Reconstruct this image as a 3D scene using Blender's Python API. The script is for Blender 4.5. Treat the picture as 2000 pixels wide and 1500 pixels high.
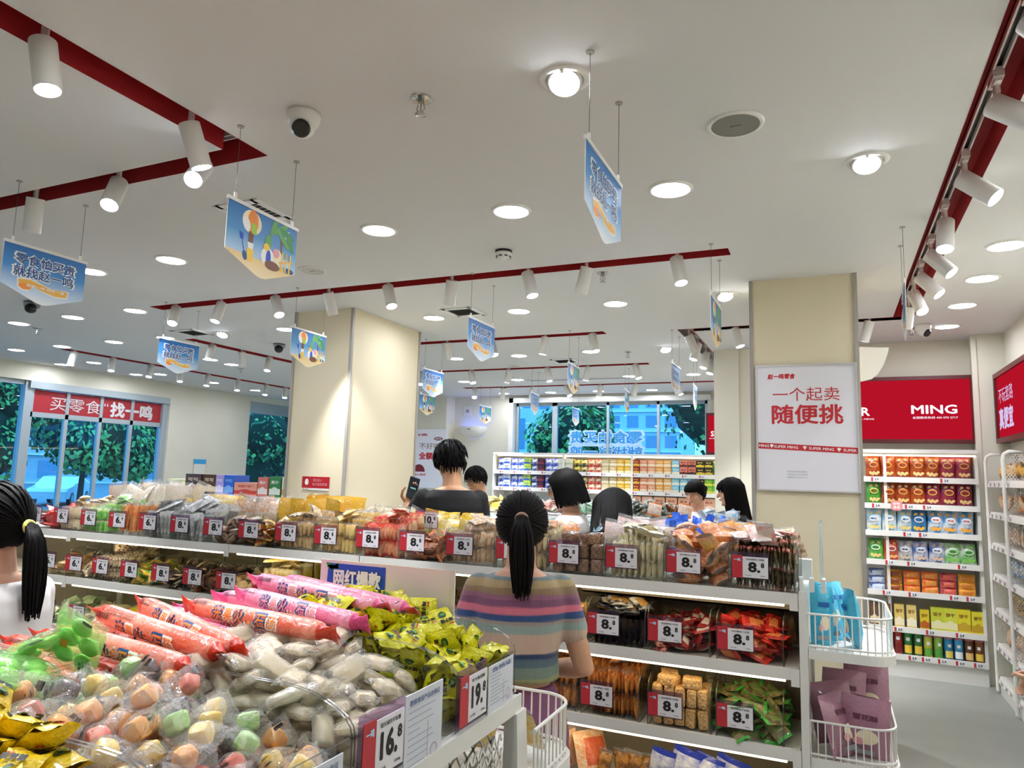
import bpy, math, random
from mathutils import Vector, Matrix, noise
sc = bpy.context.scene
for o in list(bpy.data.objects): bpy.data.objects.remove(o)
COL = sc.collection
PI = math.pi
# ------------------------------------------------------------------ camera, world, exposure
cd = bpy.data.cameras.new('camera'); cam = bpy.data.objects.new('camera', cd); COL.objects.link(cam)
cd.sensor_width = 36; cd.lens = 1388.16/2000*36; cd.clip_start = .02; cd.clip_end = 300
def cam_axes(yaw, pitch, roll):
    f = Vector((-math.sin(yaw)*math.cos(pitch), math.cos(yaw)*math.cos(pitch), math.sin(pitch)))
    r = Vector((math.cos(yaw), math.sin(yaw), 0)); u = r.cross(f)
    return math.cos(roll)*r+math.sin(roll)*u, -math.sin(roll)*r+math.cos(roll)*u, f
r_, u_, f_ = cam_axes(.42284, .126113, .027259)
M = Matrix((r_, u_, -f_)).transposed().to_4x4(); M.translation = Vector((0, 0, 1.65))
cam.matrix_world = M; sc.camera = cam
sc.view_settings.view_transform = 'Standard'; sc.view_settings.look = 'None'
sc.view_settings.exposure = 2.0; sc.view_settings.gamma = 1; sc.view_settings.use_curve_mapping = False
sc.cycles.transparent_max_bounces = 28; sc.cycles.max_bounces = 7; sc.cycles.diffuse_bounces = 4; sc.cycles.use_adaptive_sampling = True; sc.cycles.adaptive_threshold = .02
sc.cycles.use_denoising = True; sc.cycles.caustics_reflective = False; sc.cycles.caustics_refractive = False
sc.cycles.sample_clamp_indirect = 6
W = bpy.data.worlds.new('sky'); sc.world = W; W.use_nodes = True
W.node_tree.nodes['Background'].inputs[0].default_value = (.46, .74, 1, 1)
W.node_tree.nodes['Background'].inputs[1].default_value = 1.35
LAMP = 24.0; BEAM = 29.0; SPOT = 22.0; STRIP = 2.0
rnd = random.Random(7)
# ------------------------------------------------------------------ materials
def lin(c):
    if isinstance(c, str):
        c = c.lstrip('#'); c = [int(c[i:i+2], 16)/255 for i in (0, 2, 4)]
    return tuple(x/12.92 if x <= .04045 else ((x+.055)/1.055)**2.4 for x in c[:3])+(1,)
MATS = {}
def nt(name):
    m = bpy.data.materials.new(name); m.use_nodes = True
    return m, m.node_tree.nodes, m.node_tree.links, m.node_tree.nodes['Principled BSDF']
def pm(name, col, rough=.5, metal=0, coat=0, emit=0, c2=None, scale=20, bump=0, bscale=60, stretch=None, spec=.5, alpha=1, sheen=0, trans=0):
    """principled; c2 mixes a second colour in by noise, bump adds fine relief"""
    if name in MATS: return MATS[name]
    m, N, L, b = nt(name); b.inputs['Base Color'].default_value = lin(col)
    b.inputs['Roughness'].default_value = rough; b.inputs['Metallic'].default_value = metal
    b.inputs['Coat Weight'].default_value = coat; b.inputs['Coat Roughness'].default_value = .06
    b.inputs['Specular IOR Level'].default_value = spec; b.inputs['Alpha'].default_value = alpha
    if trans: b.inputs['Transmission Weight'].default_value = trans
    if sheen: b.inputs['Sheen Weight'].default_value = sheen
    if emit: b.inputs['Emission Color'].default_value = lin(col); b.inputs['Emission Strength'].default_value = emit
    if c2 or bump:
        tc = N.new('ShaderNodeTexCoord'); mp = N.new('ShaderNodeMapping'); L.new(tc.outputs['Object'], mp.inputs['Vector'])
        if stretch: mp.inputs['Scale'].default_value = stretch
    if c2:
        n = N.new('ShaderNodeTexNoise'); n.inputs['Scale'].default_value = scale; n.inputs['Detail'].default_value = 4
        L.new(mp.outputs[0], n.inputs['Vector']); r = N.new('ShaderNodeValToRGB')
        r.color_ramp.elements[0].position = .38; r.color_ramp.elements[1].position = .62
        r.color_ramp.elements[0].color = lin(col); r.color_ramp.elements[1].color = lin(c2)
        L.new(n.outputs['Fac'], r.inputs[0]); L.new(r.outputs[0], b.inputs['Base Color'])
    if bump:
        n = N.new('ShaderNodeTexNoise'); n.inputs['Scale'].default_value = bscale; n.inputs['Detail'].default_value = 3
        L.new(mp.outputs[0], n.inputs['Vector']); bp = N.new('ShaderNodeBump'); bp.inputs['Strength'].default_value = bump
        bp.inputs['Distance'].default_value = .01; L.new(n.outputs['Fac'], bp.inputs['Height']); L.new(bp.outputs[0], b.inputs['Normal'])
    MATS[name] = m; return m
def glassy(name, tint, refl=.12, rough=.03, base=.02, haze=0, hazecol='#ffffff', bump=0, bscale=60):
    """thin clear sheet: transparent mixed with a mirror by facing angle, plus a little milky haze"""
    if name in MATS: return MATS[name]
    m, N, L, b = nt(name); N.remove(b); out = N['Material Output']
    t = N.new('ShaderNodeBsdfTransparent'); t.inputs[0].default_value = lin(tint)
    g = N.new('ShaderNodeBsdfGlossy'); g.inputs['Roughness'].default_value = rough
    lw = N.new('ShaderNodeLayerWeight'); lw.inputs[0].default_value = .5
    pw = N.new('ShaderNodeMath'); pw.operation = 'POWER'; pw.inputs[1].default_value = 4; L.new(lw.outputs['Facing'], pw.inputs[0])
    ad = N.new('ShaderNodeMath'); ad.operation = 'MULTIPLY_ADD'; ad.inputs[1].default_value = refl*3; ad.inputs[2].default_value = base; L.new(pw.outputs[0], ad.inputs[0]); ad.use_clamp = True
    mx = N.new('ShaderNodeMixShader'); L.new(ad.outputs[0], mx.inputs[0])
    src = t.outputs[0]
    if haze:
        d0 = N.new('ShaderNodeBsdfDiffuse'); d0.inputs[0].default_value = lin(hazecol); d1 = N.new('ShaderNodeBsdfTranslucent'); d1.inputs[0].default_value = lin(hazecol)
        d = N.new('ShaderNodeMixShader'); d.inputs[0].default_value = .45; L.new(d0.outputs[0], d.inputs[1]); L.new(d1.outputs[0], d.inputs[2])
        m2 = N.new('ShaderNodeMixShader'); m2.inputs[0].default_value = haze
        L.new(t.outputs[0], m2.inputs[1]); L.new(d.outputs[0], m2.inputs[2]); src = m2.outputs[0]
    L.new(src, mx.inputs[1]); L.new(g.outputs[0], mx.inputs[2])
    if bump:
        n = N.new('ShaderNodeTexNoise'); n.inputs['Scale'].default_value = bscale; tc = N.new('ShaderNodeTexCoord')
        L.new(tc.outputs['Object'], n.inputs['Vector']); bp = N.new('ShaderNodeBump'); bp.inputs['Strength'].default_value = bump
        bp.inputs['Distance'].default_value = .01; L.new(n.outputs['Fac'], bp.inputs['Height']); L.new(bp.outputs[0], g.inputs['Normal']); L.new(bp.outputs[0], lw.inputs['Normal'])
    L.new(mx.outputs[0], out.inputs[0]); MATS[name] = m; return m
def emi(name, col, s):
    if name in MATS: return MATS[name]
    m, N, L, b = nt(name); N.remove(b); e = N.new('ShaderNodeEmission'); e.inputs[0].default_value = lin(col); e.inputs[1].default_value = s
    L.new(e.outputs[0], N['Material Output'].inputs[0]); MATS[name] = m; return m
white = pm('white_metal', '#e6e4de', .35)
ceilm = pm('ceiling_paint', '#d9d8d5', .9)
wallm = pm('cream_wall', '#e0dccb', .85, c2='#ddd8c6', scale=2)
creamm = pm('cream_pillar', '#e6dabb', .7)
greytrim = pm('grey_trim', '#a8a39a', .4)
redm = pm('trough_red', '#a3151a', .6)
blackm = pm('black_plastic', '#121212', .35)
greym = pm('grey_plastic', '#7d7c78', .6)
chrome = pm('chrome', '#b9b7b0', .2, metal=1)
acr = glassy('acrylic', '#fcfdfc', .18, .03, .012)
acre = pm('acrylic_edge', '#4a504d', .12, alpha=.75)
lens = emi('lamp_lens', '#eef3ff', LAMP); slens = emi('spot_lens', '#eef3ff', SPOT); strip = emi('shelf_light', '#ffe9bd', STRIP)
# ------------------------------------------------------------------ mesh helpers
class MB:
    def __init__(s): s.v = []; s.f = []; s.m = []; s.sm = []
    def add(s, vs, fs, m=0, sm=False):
        n = len(s.v); s.v += [tuple(v) for v in vs]
        for i, f in enumerate(fs):
            s.f.append([n+k for k in f]); s.m.append(m[i] if isinstance(m, (list, tuple)) else m); s.sm.append(sm)
        return s
    def box(s, x0, x1, y0, y1, z0, z1, m=0):
        vs = [(x, y, z) for z in (z0, z1) for y in (y0, y1) for x in (x0, x1)]
        return s.add(vs, [(0, 2, 3, 1), (4, 5, 7, 6), (0, 1, 5, 4), (2, 6, 7, 3), (0, 4, 6, 2), (1, 3, 7, 5)], m)
    def quad(s, a, b, c, d, m=0): return s.add([a, b, c, d], [(0, 1, 2, 3)], m)
    def prism(s, poly, axis, a, b, m=0, me=None):
        """poly of 2-D points swept along axis from a to b; me: material of the swept edge"""
        def P(p, t): return {'x': (t, p[0], p[1]), 'y': (p[0], t, p[1]), 'z': (p[0], p[1], t)}[axis]
        n = len(poly); vs = [P(p, a) for p in poly]+[P(p, b) for p in poly]
        s.add(vs, [tuple(range(n))[::-1], tuple(range(n, 2*n))], m)
        s.add(vs, [(i, (i+1) % n, n+(i+1) % n, n+i) for i in range(n)], m if me is None else me); return s
    def rings(s, rings, m=0, cap=True, sm=True, close=False):
        n = len(rings[0]); base = len(s.v); vs = [p for r in rings for p in r]; fs = []
        for k in range(len(rings)-1):
            for i in range(n): fs.append((k*n+i, k*n+(i+1) % n, (k+1)*n+(i+1) % n, (k+1)*n+i))
        s.add(vs, fs, m, sm)
        if cap:
            s.add(rings[0], [tuple(range(n))[::-1]], m, False); s.add(rings[-1], [tuple(range(n))], m, False)
        return s
    def tube(s, pts, r, n=8, m=0, cap=True, sm=True):
        pts = [Vector(p) for p in pts]; rs = r if isinstance(r, (list, tuple)) else [r]*len(pts); R = []
        up = None
        for i, p in enumerate(pts):
            t = (pts[min(i+1, len(pts)-1)]-pts[max(i-1, 0)]).normalized()
            if up is None: up = Vector((0, 0, 1)) if abs(t.z) < .9 else Vector((1, 0, 0))
            a = t.cross(up).normalized(); b = a.cross(t); up = b
            R.append([p+rs[i]*(math.cos(q)*a+math.sin(q)*b) for q in [2*PI*k/n for k in range(n)]])
        return s.rings(R, m, cap, sm)
    def cyl(s, p0, p1, r0, r1=None, n=20, m=0, cap=True): return s.tube([p0, p1], [r0, r0 if r1 is None else r1], n, m, cap)
    def lathe(s, prof, c=(0, 0, 0), n=24, m=0, sm=True, cap=False):
        """prof: (radius, z) pairs about a vertical axis through c"""
        return s.rings([[(c[0]+r*math.cos(2*PI*k/n), c[1]+r*math.sin(2*PI*k/n), c[2]+z) for k in range(n)] for r, z in prof], m, cap, sm)
    def ell(s, c, rx, ry, rz, n=16, k=10, m=0):
        R = []
        for j in range(k+1):
            a = -PI/2+PI*j/k; q = max(math.cos(a), .02)
            R.append([(c[0]+rx*q*math.cos(2*PI*i/n), c[1]+ry*q*math.sin(2*PI*i/n), c[2]+rz*math.sin(a)) for i in range(n)])
        return s.rings(R, m)
    def xf(s, mat, start=0):
        for i in range(start, len(s.v)): s.v[i] = tuple(mat @ Vector(s.v[i]))
        return s
    def build(s, name, mats, parent=None, loc=None, rot=None):
        me = bpy.data.meshes.new(name); me.from_pydata(s.v, [], s.f)
        mats = mats if isinstance(mats, (list, tuple)) else [mats]
        for k in mats: me.materials.append(k)
        me.polygons.foreach_set('material_index', s.m); me.polygons.foreach_set('use_smooth', s.sm); me.update()
        return link(name, me, parent, loc, rot)
def link(name, data, parent=None, loc=None, rot=None):
    o = bpy.data.objects.new(name, data); COL.objects.link(o)
    if parent: o.parent = parent
    if loc is not None: o.location = loc
    if rot is not None: o.rotation_euler = rot
    return o
def tag(o, label, cat, group=None, kind=None):
    o['label'] = label; o['category'] = cat
    if group: o['group'] = group
    if kind: o['kind'] = kind
    return o
def thing(name, label, cat, loc=(0, 0, 0), rz=0, group=None, rot=None):
    return tag(link(name, None, None, loc, rot or (0, 0, rz)), label, cat, group)
def dup(src, loc=None, rot=None, label=None, group=None, scale=None):
    r = src.copy(); COL.objects.link(r)
    if loc is not None: r.location = loc
    if rot is not None: r.rotation_euler = rot
    if scale is not None: r.scale = (scale,)*3 if isinstance(scale, (int, float)) else scale
    if label: r['label'] = label
    if group: r['group'] = group
    for c in src.children:
        d = c.copy(); COL.objects.link(d); d.parent = r
        for g in c.children: e = g.copy(); COL.objects.link(e); e.parent = d
    return r
def struct(o): o['kind'] = 'structure'; return o
ORD = 'first second third fourth fifth sixth seventh eighth ninth tenth eleventh twelfth thirteenth fourteenth fifteenth sixteenth seventeenth eighteenth nineteenth twentieth'.split()
# ------------------------------------------------------------------ lettering (flat meshes of Blender's own font)
TXT = {}
def glyphs(body, res=2):
    if body not in TXT:
        c = bpy.data.curves.new('t', 'FONT'); c.body = body; c.size = 1; c.resolution_u = res
        o = bpy.data.objects.new('t', c); COL.objects.link(o); dg = bpy.context.evaluated_depsgraph_get(); dg.update()
        me = o.evaluated_get(dg).to_mesh(); TXT[body] = ([tuple(v.co) for v in me.vertices], [tuple(p.vertices) for p in me.polygons])
        bpy.data.objects.remove(o); bpy.data.curves.remove(c)
    return TXT[body]
def text(mb, body, org, ux, uy, h, m=0, bold=0.0, width=None, center=True, lift=(0, 0, 0), shear=0, fn=None):
    """lay text in the plane org + x*ux + y*uy; h: cap height scale; width: squeeze to this width; org is the centre of the line (or its left end)"""
    vs, fs = glyphs(body)
    if not vs: return
    x0 = min(v[0] for v in vs); x1 = max(v[0] for v in vs); y0 = min(v[1] for v in vs); y1 = max(v[1] for v in vs)
    s = h/max(y1-y0, 1e-6); sx = s if width is None else width/(x1-x0)
    cx = (x0+x1)/2 if center else x0; cy = (y0+y1)/2
    org, ux, uy = Vector(org), Vector(ux), Vector(uy)
    n = 0 if bold <= .004 else (4 if bold < .035 else 8)      # heavier weights: the outline stamped in a small ring
    nrm = ux.cross(uy).normalized()
    for k, q in enumerate([(0, 0)]+[(bold*.8*math.cos(2*PI*i/n), bold*.8*math.sin(2*PI*i/n)) for i in range(n)]):
        e = k*.00003
        pts = [((v[0]+q[0]-cx)*sx+shear*(v[1]-cy)*s, (v[1]+q[1]-cy)*s) for v in vs]
        mb.add([fn(p[0], p[1], e) if fn else org+ux*p[0]+uy*p[1]+nrm*e for p in pts], fs, m)
# ------------------------------------------------------------------ room shell
H = 3.0
fl = pm('floor_vinyl', '#8e9089', .32, c2='#898b84', scale=3, spec=.4)
struct(MB().box(-13, 2.2, -4, 12.6, -.1, 0).build('floor', fl))
TR = [(-2.35, -2.21, -3.5, 2.13), (-7, -2.21, 2.13, 2.245), (-5.33, -.52, 4.19, 4.32), (-4.7, -1.92, 6.31, 6.43), (-5.3, -1.95, 8.22, 8.34),
      (-5.35, -1.25, 9.97, 10.09), (-1.25, -1.12, 6.54, 10.09), (-1.25, .64, 6.42, 6.54), (.49, .64, -3.5, 6.42), (-8.48, -8.34, 5.5, 9.5), (-6.35, -6.21, 5.45, 8.6)]
def ceiling():
    xs = sorted({-13, 2.2} | {v for t in TR for v in t[:2]}); ys = sorted({-4, 12.6} | {v for t in TR for v in t[2:]})
    b = MB(); hit = lambda x, y: any(t[0] < x < t[1] and t[2] < y < t[3] for t in TR)
    for j in range(len(ys)-1):
        i = 0
        while i < len(xs)-1:
            ym = (ys[j]+ys[j+1])/2
            if hit((xs[i]+xs[i+1])/2, ym): i += 1; continue
            k = i
            while k < len(xs)-1 and not hit((xs[k]+xs[k+1])/2, ym): k += 1
            b.quad((xs[i], ys[j], H), (xs[i], ys[j+1], H), (xs[k], ys[j+1], H), (xs[k], ys[j], H)); i = k
    b.box(-13, 2.2, -4, 12.6, H+.14, H+.2)
    return b.build('ceiling', ceilm)
struct(ceiling())
def trough(k, x0, x1, y0, y1, open_=''):
    b = MB(); z0, z1 = H-.002, H+.12
    b.quad((x0, y0, z1), (x1, y0, z1), (x1, y1, z1), (x0, y1, z1))
    if 'w' not in open_: b.quad((x0, y0, z0), (x0, y1, z0), (x0, y1, z1), (x0, y0, z1))
    if 'e' not in open_: b.quad((x1, y0, z0), (x1, y1, z0), (x1, y1, z1), (x1, y0, z1))
    if 's' not in open_: b.quad((x0, y0, z0), (x1, y0, z0), (x1, y0, z1), (x0, y0, z1))
    if 'n' not in open_: b.quad((x0, y1, z0), (x1, y1, z0), (x1, y1, z1), (x0, y1, z1))
    struct(b.build('trim_%d' % k, redm))
OP = ['n', 's', '', '', '', 'e', 'sw', 'n', 'n', '', '']
for k, t in enumerate(TR): trough(k+1, *t, open_=OP[k])
# short red lips where the joined troughs leave a gap
def track(x0, x1, y0, y1, desc):
    lx = x1-x0 > y1-y0; b = MB(); z = H+.085; w = .018
    if lx:
        c = (y0+y1)/2; b.box(x0+.05, x1-.05, c-w, c-w+.007, z, z+.03); b.box(x0+.05, x1-.05, c+w-.007, c+w, z, z+.03); b.box(x0+.05, x1-.05, c-w, c+w, z+.02, z+.03, 1)
    else:
        c = (x0+x1)/2; b.box(c-w, c-w+.007, y0+.05, y1-.05, z, z+.03); b.box(c+w-.007, c+w, y0+.05, y1-.05, z, z+.03); b.box(c-w, c+w, y0+.05, y1-.05, z+.02, z+.03, 1)
    tag(b.build('lighting_track', [white, blackm]), 'white rail in the '+desc, 'light track')
TD = ['red ceiling channel that meets the corner above the beach banner', 'short red channel above the blue slogan banner at the room side', 'long red channel ending before the poster pillar',
      'red channel behind the bare cream pillar', 'second last red channel before the end window', 'last red channel before the end window', 'slanting red channel running to the small red screen',
      'cross channel passing behind the poster pillar', 'long red channel above the wall of chips', 'red channel by the storefront glass', 'red channel between bare pillar and storefront']
for k, t in enumerate(TR): track(*t, TD[k])
# walls
def wall_x(name, x, th, y0, y1, holes, mat=wallm, z1=H+.14):
    """wall slab in the plane x (thickness th towards th's sign) with rectangular holes (y0,y1,z0,z1)"""
    b = MB(); ys = sorted({y0, y1} | {v for h in holes for v in h[:2]})
    for a, c in zip(ys, ys[1:]):
        hs = sorted([h for h in holes if h[0] <= a+1e-6 and h[1] >= c-1e-6], key=lambda h: h[2]); z = 0
        for h in hs:
            if h[2] > z: b.box(min(x, x+th), max(x, x+th), a, c, z, h[2])
            z = h[3]
        b.box(min(x, x+th), max(x, x+th), a, c, z, z1)
    return struct(b.build(name, mat))
def wall_y(name, y, th, x0, x1, holes, mat=wallm, z1=H+.14):
    b = MB(); xs = sorted({x0, x1} | {v for h in holes for v in h[:2]})
    for a, c in zip(xs, xs[1:]):
        hs = sorted([h for h in holes if h[0] <= a+1e-6 and h[1] >= c-1e-6], key=lambda h: h[2]); z = 0
        for h in hs:
            if h[2] > z: b.box(a, c, min(y, y+th), max(y, y+th), z, h[2])
            z = h[3]
        b.box(a, c, min(y, y+th), max(y, y+th), z, z1)
    return struct(b.build(name, mat))
wall_x('wall_left', -10.1, -.25, -4, 12.2, [(3.2, 8.5, .12, 2.76), (10.3, 11.75, .5, 2.9)])
wall_y('wall_back', 11.2, .25, -6.15, -1.1, [(-4.98, -1.72, 1.0, 2.87)])
wall_y('wall_back_poster', 10.9, .55, -8.6, -6.15, [])
wall_y('wall_back_corner', 11.9, .3, -10.1, -8.6, [])
wall_x('wall_partition', -1.1, .25, 7.6, 11.45, [])
wall_y('wall_chips', 7.62, .2, -.85, 1.19, [])
wall_y('wall_pilaster', 7.38, .44, 1.19, 1.7, [])
wall_x('wall_right', 1.42, .25, -4, 7.38, [])
wall_y('wall_front', -4, -.2, -10.1, 1.42, [])
struct(MB().box(1.165, 1.205, 7.365, 7.4, 0, H).build('trim_20', wallm))
# pillars
def pillar(name, x0, x1, y0, y1):
    b = MB().box(x0, x1, y0, y1, 0, H, 0)
    struct(b.build(name, creamm))
pillar('wall_pillar_poster', -.47, .17, 4.97, 5.6); pillar('wall_pillar_bare', -4.23, -3.63, 4.78, 5.84)
k = 30
for x0, x1, y0, y1 in ((-.47, .17, 4.97, 5.6), (-4.23, -3.63, 4.78, 5.84)):
    for cx, cy in ((x0, y0), (x1, y0), (x1, y1), (x0, y1)):
        struct(MB().box(cx-.012, cx+.012, cy-.012, cy+.012, 0, H-.002).build('trim_%d' % k, greytrim)); k += 1
# windows
gl = glassy('window_glass', '#a9d6ec', .12, .0, .03)
frm = pm('window_frame_grey', '#a9b4b8', .4, metal=.2)
def window(name, mb_frame, pane):
    f = mb_frame.build(name, frm); struct(f); pane.build('pane', gl, f); return f
b = MB(); X = -10.2
for y in (3.2, 4.5, 5.75, 6.28, 6.8, 7.33, 7.86, 8.42): b.box(X-.03, X+.03, y-.025, y+.025, .12, 2.76)
for y in (6.22, 8.46): b.box(X-.05, X+.06, y-.06, y+.04, .12, 2.76)
for z in (.14, 2.30): b.box(X-.03, X+.03, 6.2, 8.5, z-.035, z+.035)
b.box(X-.04, X+.1, 6.2, 8.5, 2.66, 2.76); b.box(X-.03, X+.03, 3.2, 6.2, 2.7, 2.76); b.box(X-.03, X+.03, 3.2, 6.2, .12, .18)
window('window_1', b, MB().box(X-.006, X+.006, 3.2, 8.5, .12, 2.74))
b = MB()
for y in (10.33, 11.72): b.box(X-.03, X+.03, y-.03, y+.03, .5, 2.9)
for z in (.53, 2.72): b.box(X-.03, X+.03, 10.3, 11.75, z-.03, z+.03)
b.box(X-.02, X+.02, 10.3, 11.75, 2.74, 2.9)
window('window_2', b, MB().box(X-.006, X+.006, 10.35, 11.7, .5, 2.72))
b = MB(); Y = 11.3
for x in (-4.95, -4.26, -3.33, -2.5, -1.75): b.box(x-(.045 if x == -4.26 else .02), x+(.045 if x == -4.26 else .02), Y-.03, Y+.03, 1, 2.87)
for z in (1.03, 2.85): b.box(-4.98, -1.72, Y-.03, Y+.03, z-.03, z+.03)
window('window_3', b, MB().box(-4.95, -1.75, Y-.006, Y+.006, 1.0, 2.85))
# window reveal trim in white around the end window
b = MB(); b.box(-5.06, -4.98, 11.14, 11.2, 1, 2.95); b.box(-5.06, -1.66, 11.14, 11.2, 2.87, 2.95); struct(b.build('trim_50', white))
# ------------------------------------------------------------------ ceiling fixtures
def downlight(loc, label, first=[None]):
    if first[0]: return dup(first[0], loc, None, label)
    t = thing('downlight', label, 'ceiling light', loc, 0, 'flush round downlights')
    MB().lathe([(.085, -.0035), (.088, -.009), (.1, -.008), (.105, -.002), (.105, .001)], n=32).build('trim_ring', white, t)
    MB().lathe([(.0, -.006), (.05, -.0062), (.085, -.0035)], n=32).build('lens', lens, t)
    first[0] = t; return t
rows = [('in the row just before the long red channel', [(-.655, 3.21), (-1.475, 3.21), (-2.3, 3.22), (-3.96, 3.24), (-4.76, 3.25)]),
        ('in the row beside the blue slogan banner', [(-5.6, 4.26), (-6.45, 4.27), (-7.3, 4.3)]),
        ('in the row between the long red channel and the bare pillar', [(-1.51, 5.29), (-2.34, 5.3), (-3.16, 5.31), (-4.84, 5.33), (-6.47, 5.31), (-7.29, 5.32), (-8.22, 5.35), (-9.09, 5.36)]),
        ('in the row running past the storefront end of the second channel', [(-7.2, 6.6), (-9.1, 6.38), (-9.75, 6.37), (-9.6, 7.42)]),
        ('in the row behind the bare pillar', [(-2.36, 7.3), (-3.23, 7.35), (-4.05, 7.35), (-7.25, 7.0), (-9.18, 7.5)]),
        ('in the row before the last red channel', [(-1.6, 9.28), (-2.44, 9.26), (-4.08, 9.26), (-4.96, 9.28), (-5.82, 9.35), (-9.16, 8.49), (-9.26, 9.53)]),
        ('in the row along the end window', [(-2.49, 10.8), (-3.35, 10.8), (-4.17, 10.82), (-5.01, 10.81)]),
        ('in the row over the chip shelves aisle', [(.93, 4.64), (.93, 5.35), (.93, 6.13), (.93, 6.92)])]
for d, pts in rows:
    for i, (x, y) in enumerate(pts): downlight((x, y, H), 'round flush downlight, %s %s' % (ORD[i], d))
for i, (x, y) in enumerate([(.93, 3.5), (.93, 2.2), (-.65, 1.1), (-1.5, 1.1), (-3.3, 1.1), (-4.5, 1.1), (-.65, -.9), (-2.9, -.9), (-4.6, -.9), (-6.4, .9), (-6.4, 2.4), (-8.2, 2.4), (.93, .6), (-1.5, -2.4), (-4, -2.4)]):
    downlight((x, y, H), 'round flush downlight in the ceiling behind the photographer, %s of them' % ORD[i])
def gimbal(loc, label, az=0, first=[None]):
    if first[0]: return dup(first[0], loc, (0, 0, az), label)
    t = thing('gimbal_downlight', label, 'ceiling light', loc, az, 'tilted recessed spot downlights')
    MB().lathe([(.066, -.006), (.078, -.007), (.088, -.003), (.09, .001)], n=32).build('trim_ring', white, t)
    h = MB(); h.lathe([(.0, -.026), (.04, -.0262), (.052, -.024)], n=28, m=1); h.lathe([(.052, -.024), (.06, -.026), (.061, .0), (.058, .05)], n=28)
    h.box(-.006, .006, -.064, -.052, -.04, -.022); h.xf(Matrix.Rotation(math.radians(-24), 4, 'X')); h.build('lamp_head', [white, lens], t)
    first[0] = t; return t
gimbal((-.8, 2.15, H), 'tilted recessed spot lamp beside the wires of the edge-on slogan banner', .2)
gimbal((.17, 3.2, H), 'tilted recessed spot lamp between grey speaker and long red channel over the aisle', 0)
gimbal((-.68, 5.27, H), 'small tilted recessed spot lamp just beside the poster pillar top', .5)
gimbal((-1.55, 7.33, H), 'small tilted recessed spot lamp beside the slanting red channel', .5)
gimbal((-5.65, 5.31, H), 'small tilted recessed spot lamp beyond the square vent near the storefront', .3)
def spotlight(loc, label, az, el, first=[None], z=0):
    """cylinder lamp on a track; az: compass direction of the beam, el: angle of the body below the horizon"""
    if not first[0]:
        t = thing('track_spotlight', label, 'spotlight', loc, 0, 'white cylinder spotlights')
        MB().box(-.017, .017, -.05, .05, .06, .095).box(-.012, .012, -.04, .02, .048, .062).build('track_adapter', white, t)
        MB().cyl((0, 0, .05), (0, 0, -.012), .012, n=12).build('stem', white, t)
        h = MB(); L = .155; R = .041
        h.rings([[(R*math.cos(2*PI*k/24), R*math.sin(2*PI*k/24), z) for k in range(24)] for z in (.02, -L)], 0, cap=False)
        h.rings([[(r*math.cos(2*PI*k/24), r*math.sin(2*PI*k/24), z) for k in range(24)] for r, z in ((.001, .02), (R, .02))], 0, cap=False, sm=False)
        h.rings([[(r*math.cos(2*PI*k/24), r*math.sin(2*PI*k/24), z) for k in range(24)] for r, z in ((R, -L), (R-.004, -L), (R-.005, -L+.006))], 0, cap=False)
        hb = h.build('lamp_body', white, t)
        MB().lathe([(.001, -L+.006), (.02, -L+.0055), (R-.005, -L+.006)], n=24).build('lens', slens, hb)
        ld = bpy.data.lights.new('beam', 'SPOT'); ld.energy = BEAM; ld.spot_size = 1.05; ld.spot_blend = .7; ld.shadow_soft_size = .03; ld.color = (.95, .97, 1)
        link('beam', ld, hb, (0, 0, -L-.002))
        first[0] = t
        o = t
    else: o = dup(first[0], loc, None, label)
    o['label'] = label; o.location = loc
    body = [c for c in o.children if c.name.startswith('lamp_body')][0]
    d = Vector((math.cos(el)*math.cos(az), math.cos(el)*math.sin(az), -math.sin(el)))
    body.rotation_euler = (-d).to_track_quat('Z', 'Y').to_euler(); body.location = (0, 0, -.03)
    if z: o.rotation_euler = (0, 0, z)
    return o
A = math.radians
def spots(desc, pts, z=0):
    for i, p in enumerate(pts): spotlight((p[0], p[1], H), 'white cylinder spotlight, %s %s' % (ORD[i], desc), A(p[2]), A(p[3]), z=z)
spots('on the red channel that ends at the corner', [(-2.28, 1.32, 10, 76), (-2.28, 1.9, 62, 70), (-2.28, .45, 8, 60)])  # last lamp here is added out of view to brighten the island sweets
spots('from the corner on the short red channel', [(-2.53, 2.19, 212, 42), (-3.08, 2.19, 215, 58), (-3.7, 2.19, 60, 75), (-4.6, 2.19, 215, 60)], PI/2)
spots('from the poster pillar on the long red channel', [(-.83, 4.255, 228, 74), (-1.41, 4.255, 60, 70), (-1.82, 4.255, 250, 72), (-2.4, 4.255, 40, 68), (-2.93, 4.255, 245, 66), (-3.47, 4.255, 0, 64), (-3.99, 4.255, 250, 60), (-4.57, 4.255, 175, 72), (-5.09, 4.255, 215, 62)], PI/2)
spots('from the open end of the channel behind the bare pillar', [(-2.04, 6.37, 245, 74), (-2.52, 6.37, 90, 80), (-3.11, 6.37, 245, 66), (-3.62, 6.37, 10, 72)], PI/2)
spots('on the second last channel before the end window', [(-2.11, 8.28, 250, 72), (-2.7, 8.28, 90, 78), (-3.24, 8.28, 255, 76), (-3.77, 8.28, 90, 80), (-4.32, 8.28, 240, 70), (-5.1, 8.28, 215, 70)], PI/2)
spots('on the last channel before the end window', [(-1.95, 10.03, 260, 72), (-2.54, 10.03, 80, 72), (-3.08, 10.03, 90, 80), (-3.62, 10.03, 250, 60), (-4.15, 10.03, 80, 75), (-4.66, 10.03, 40, 70), (-5.16, 10.03, 205, 60)], PI/2)
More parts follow.
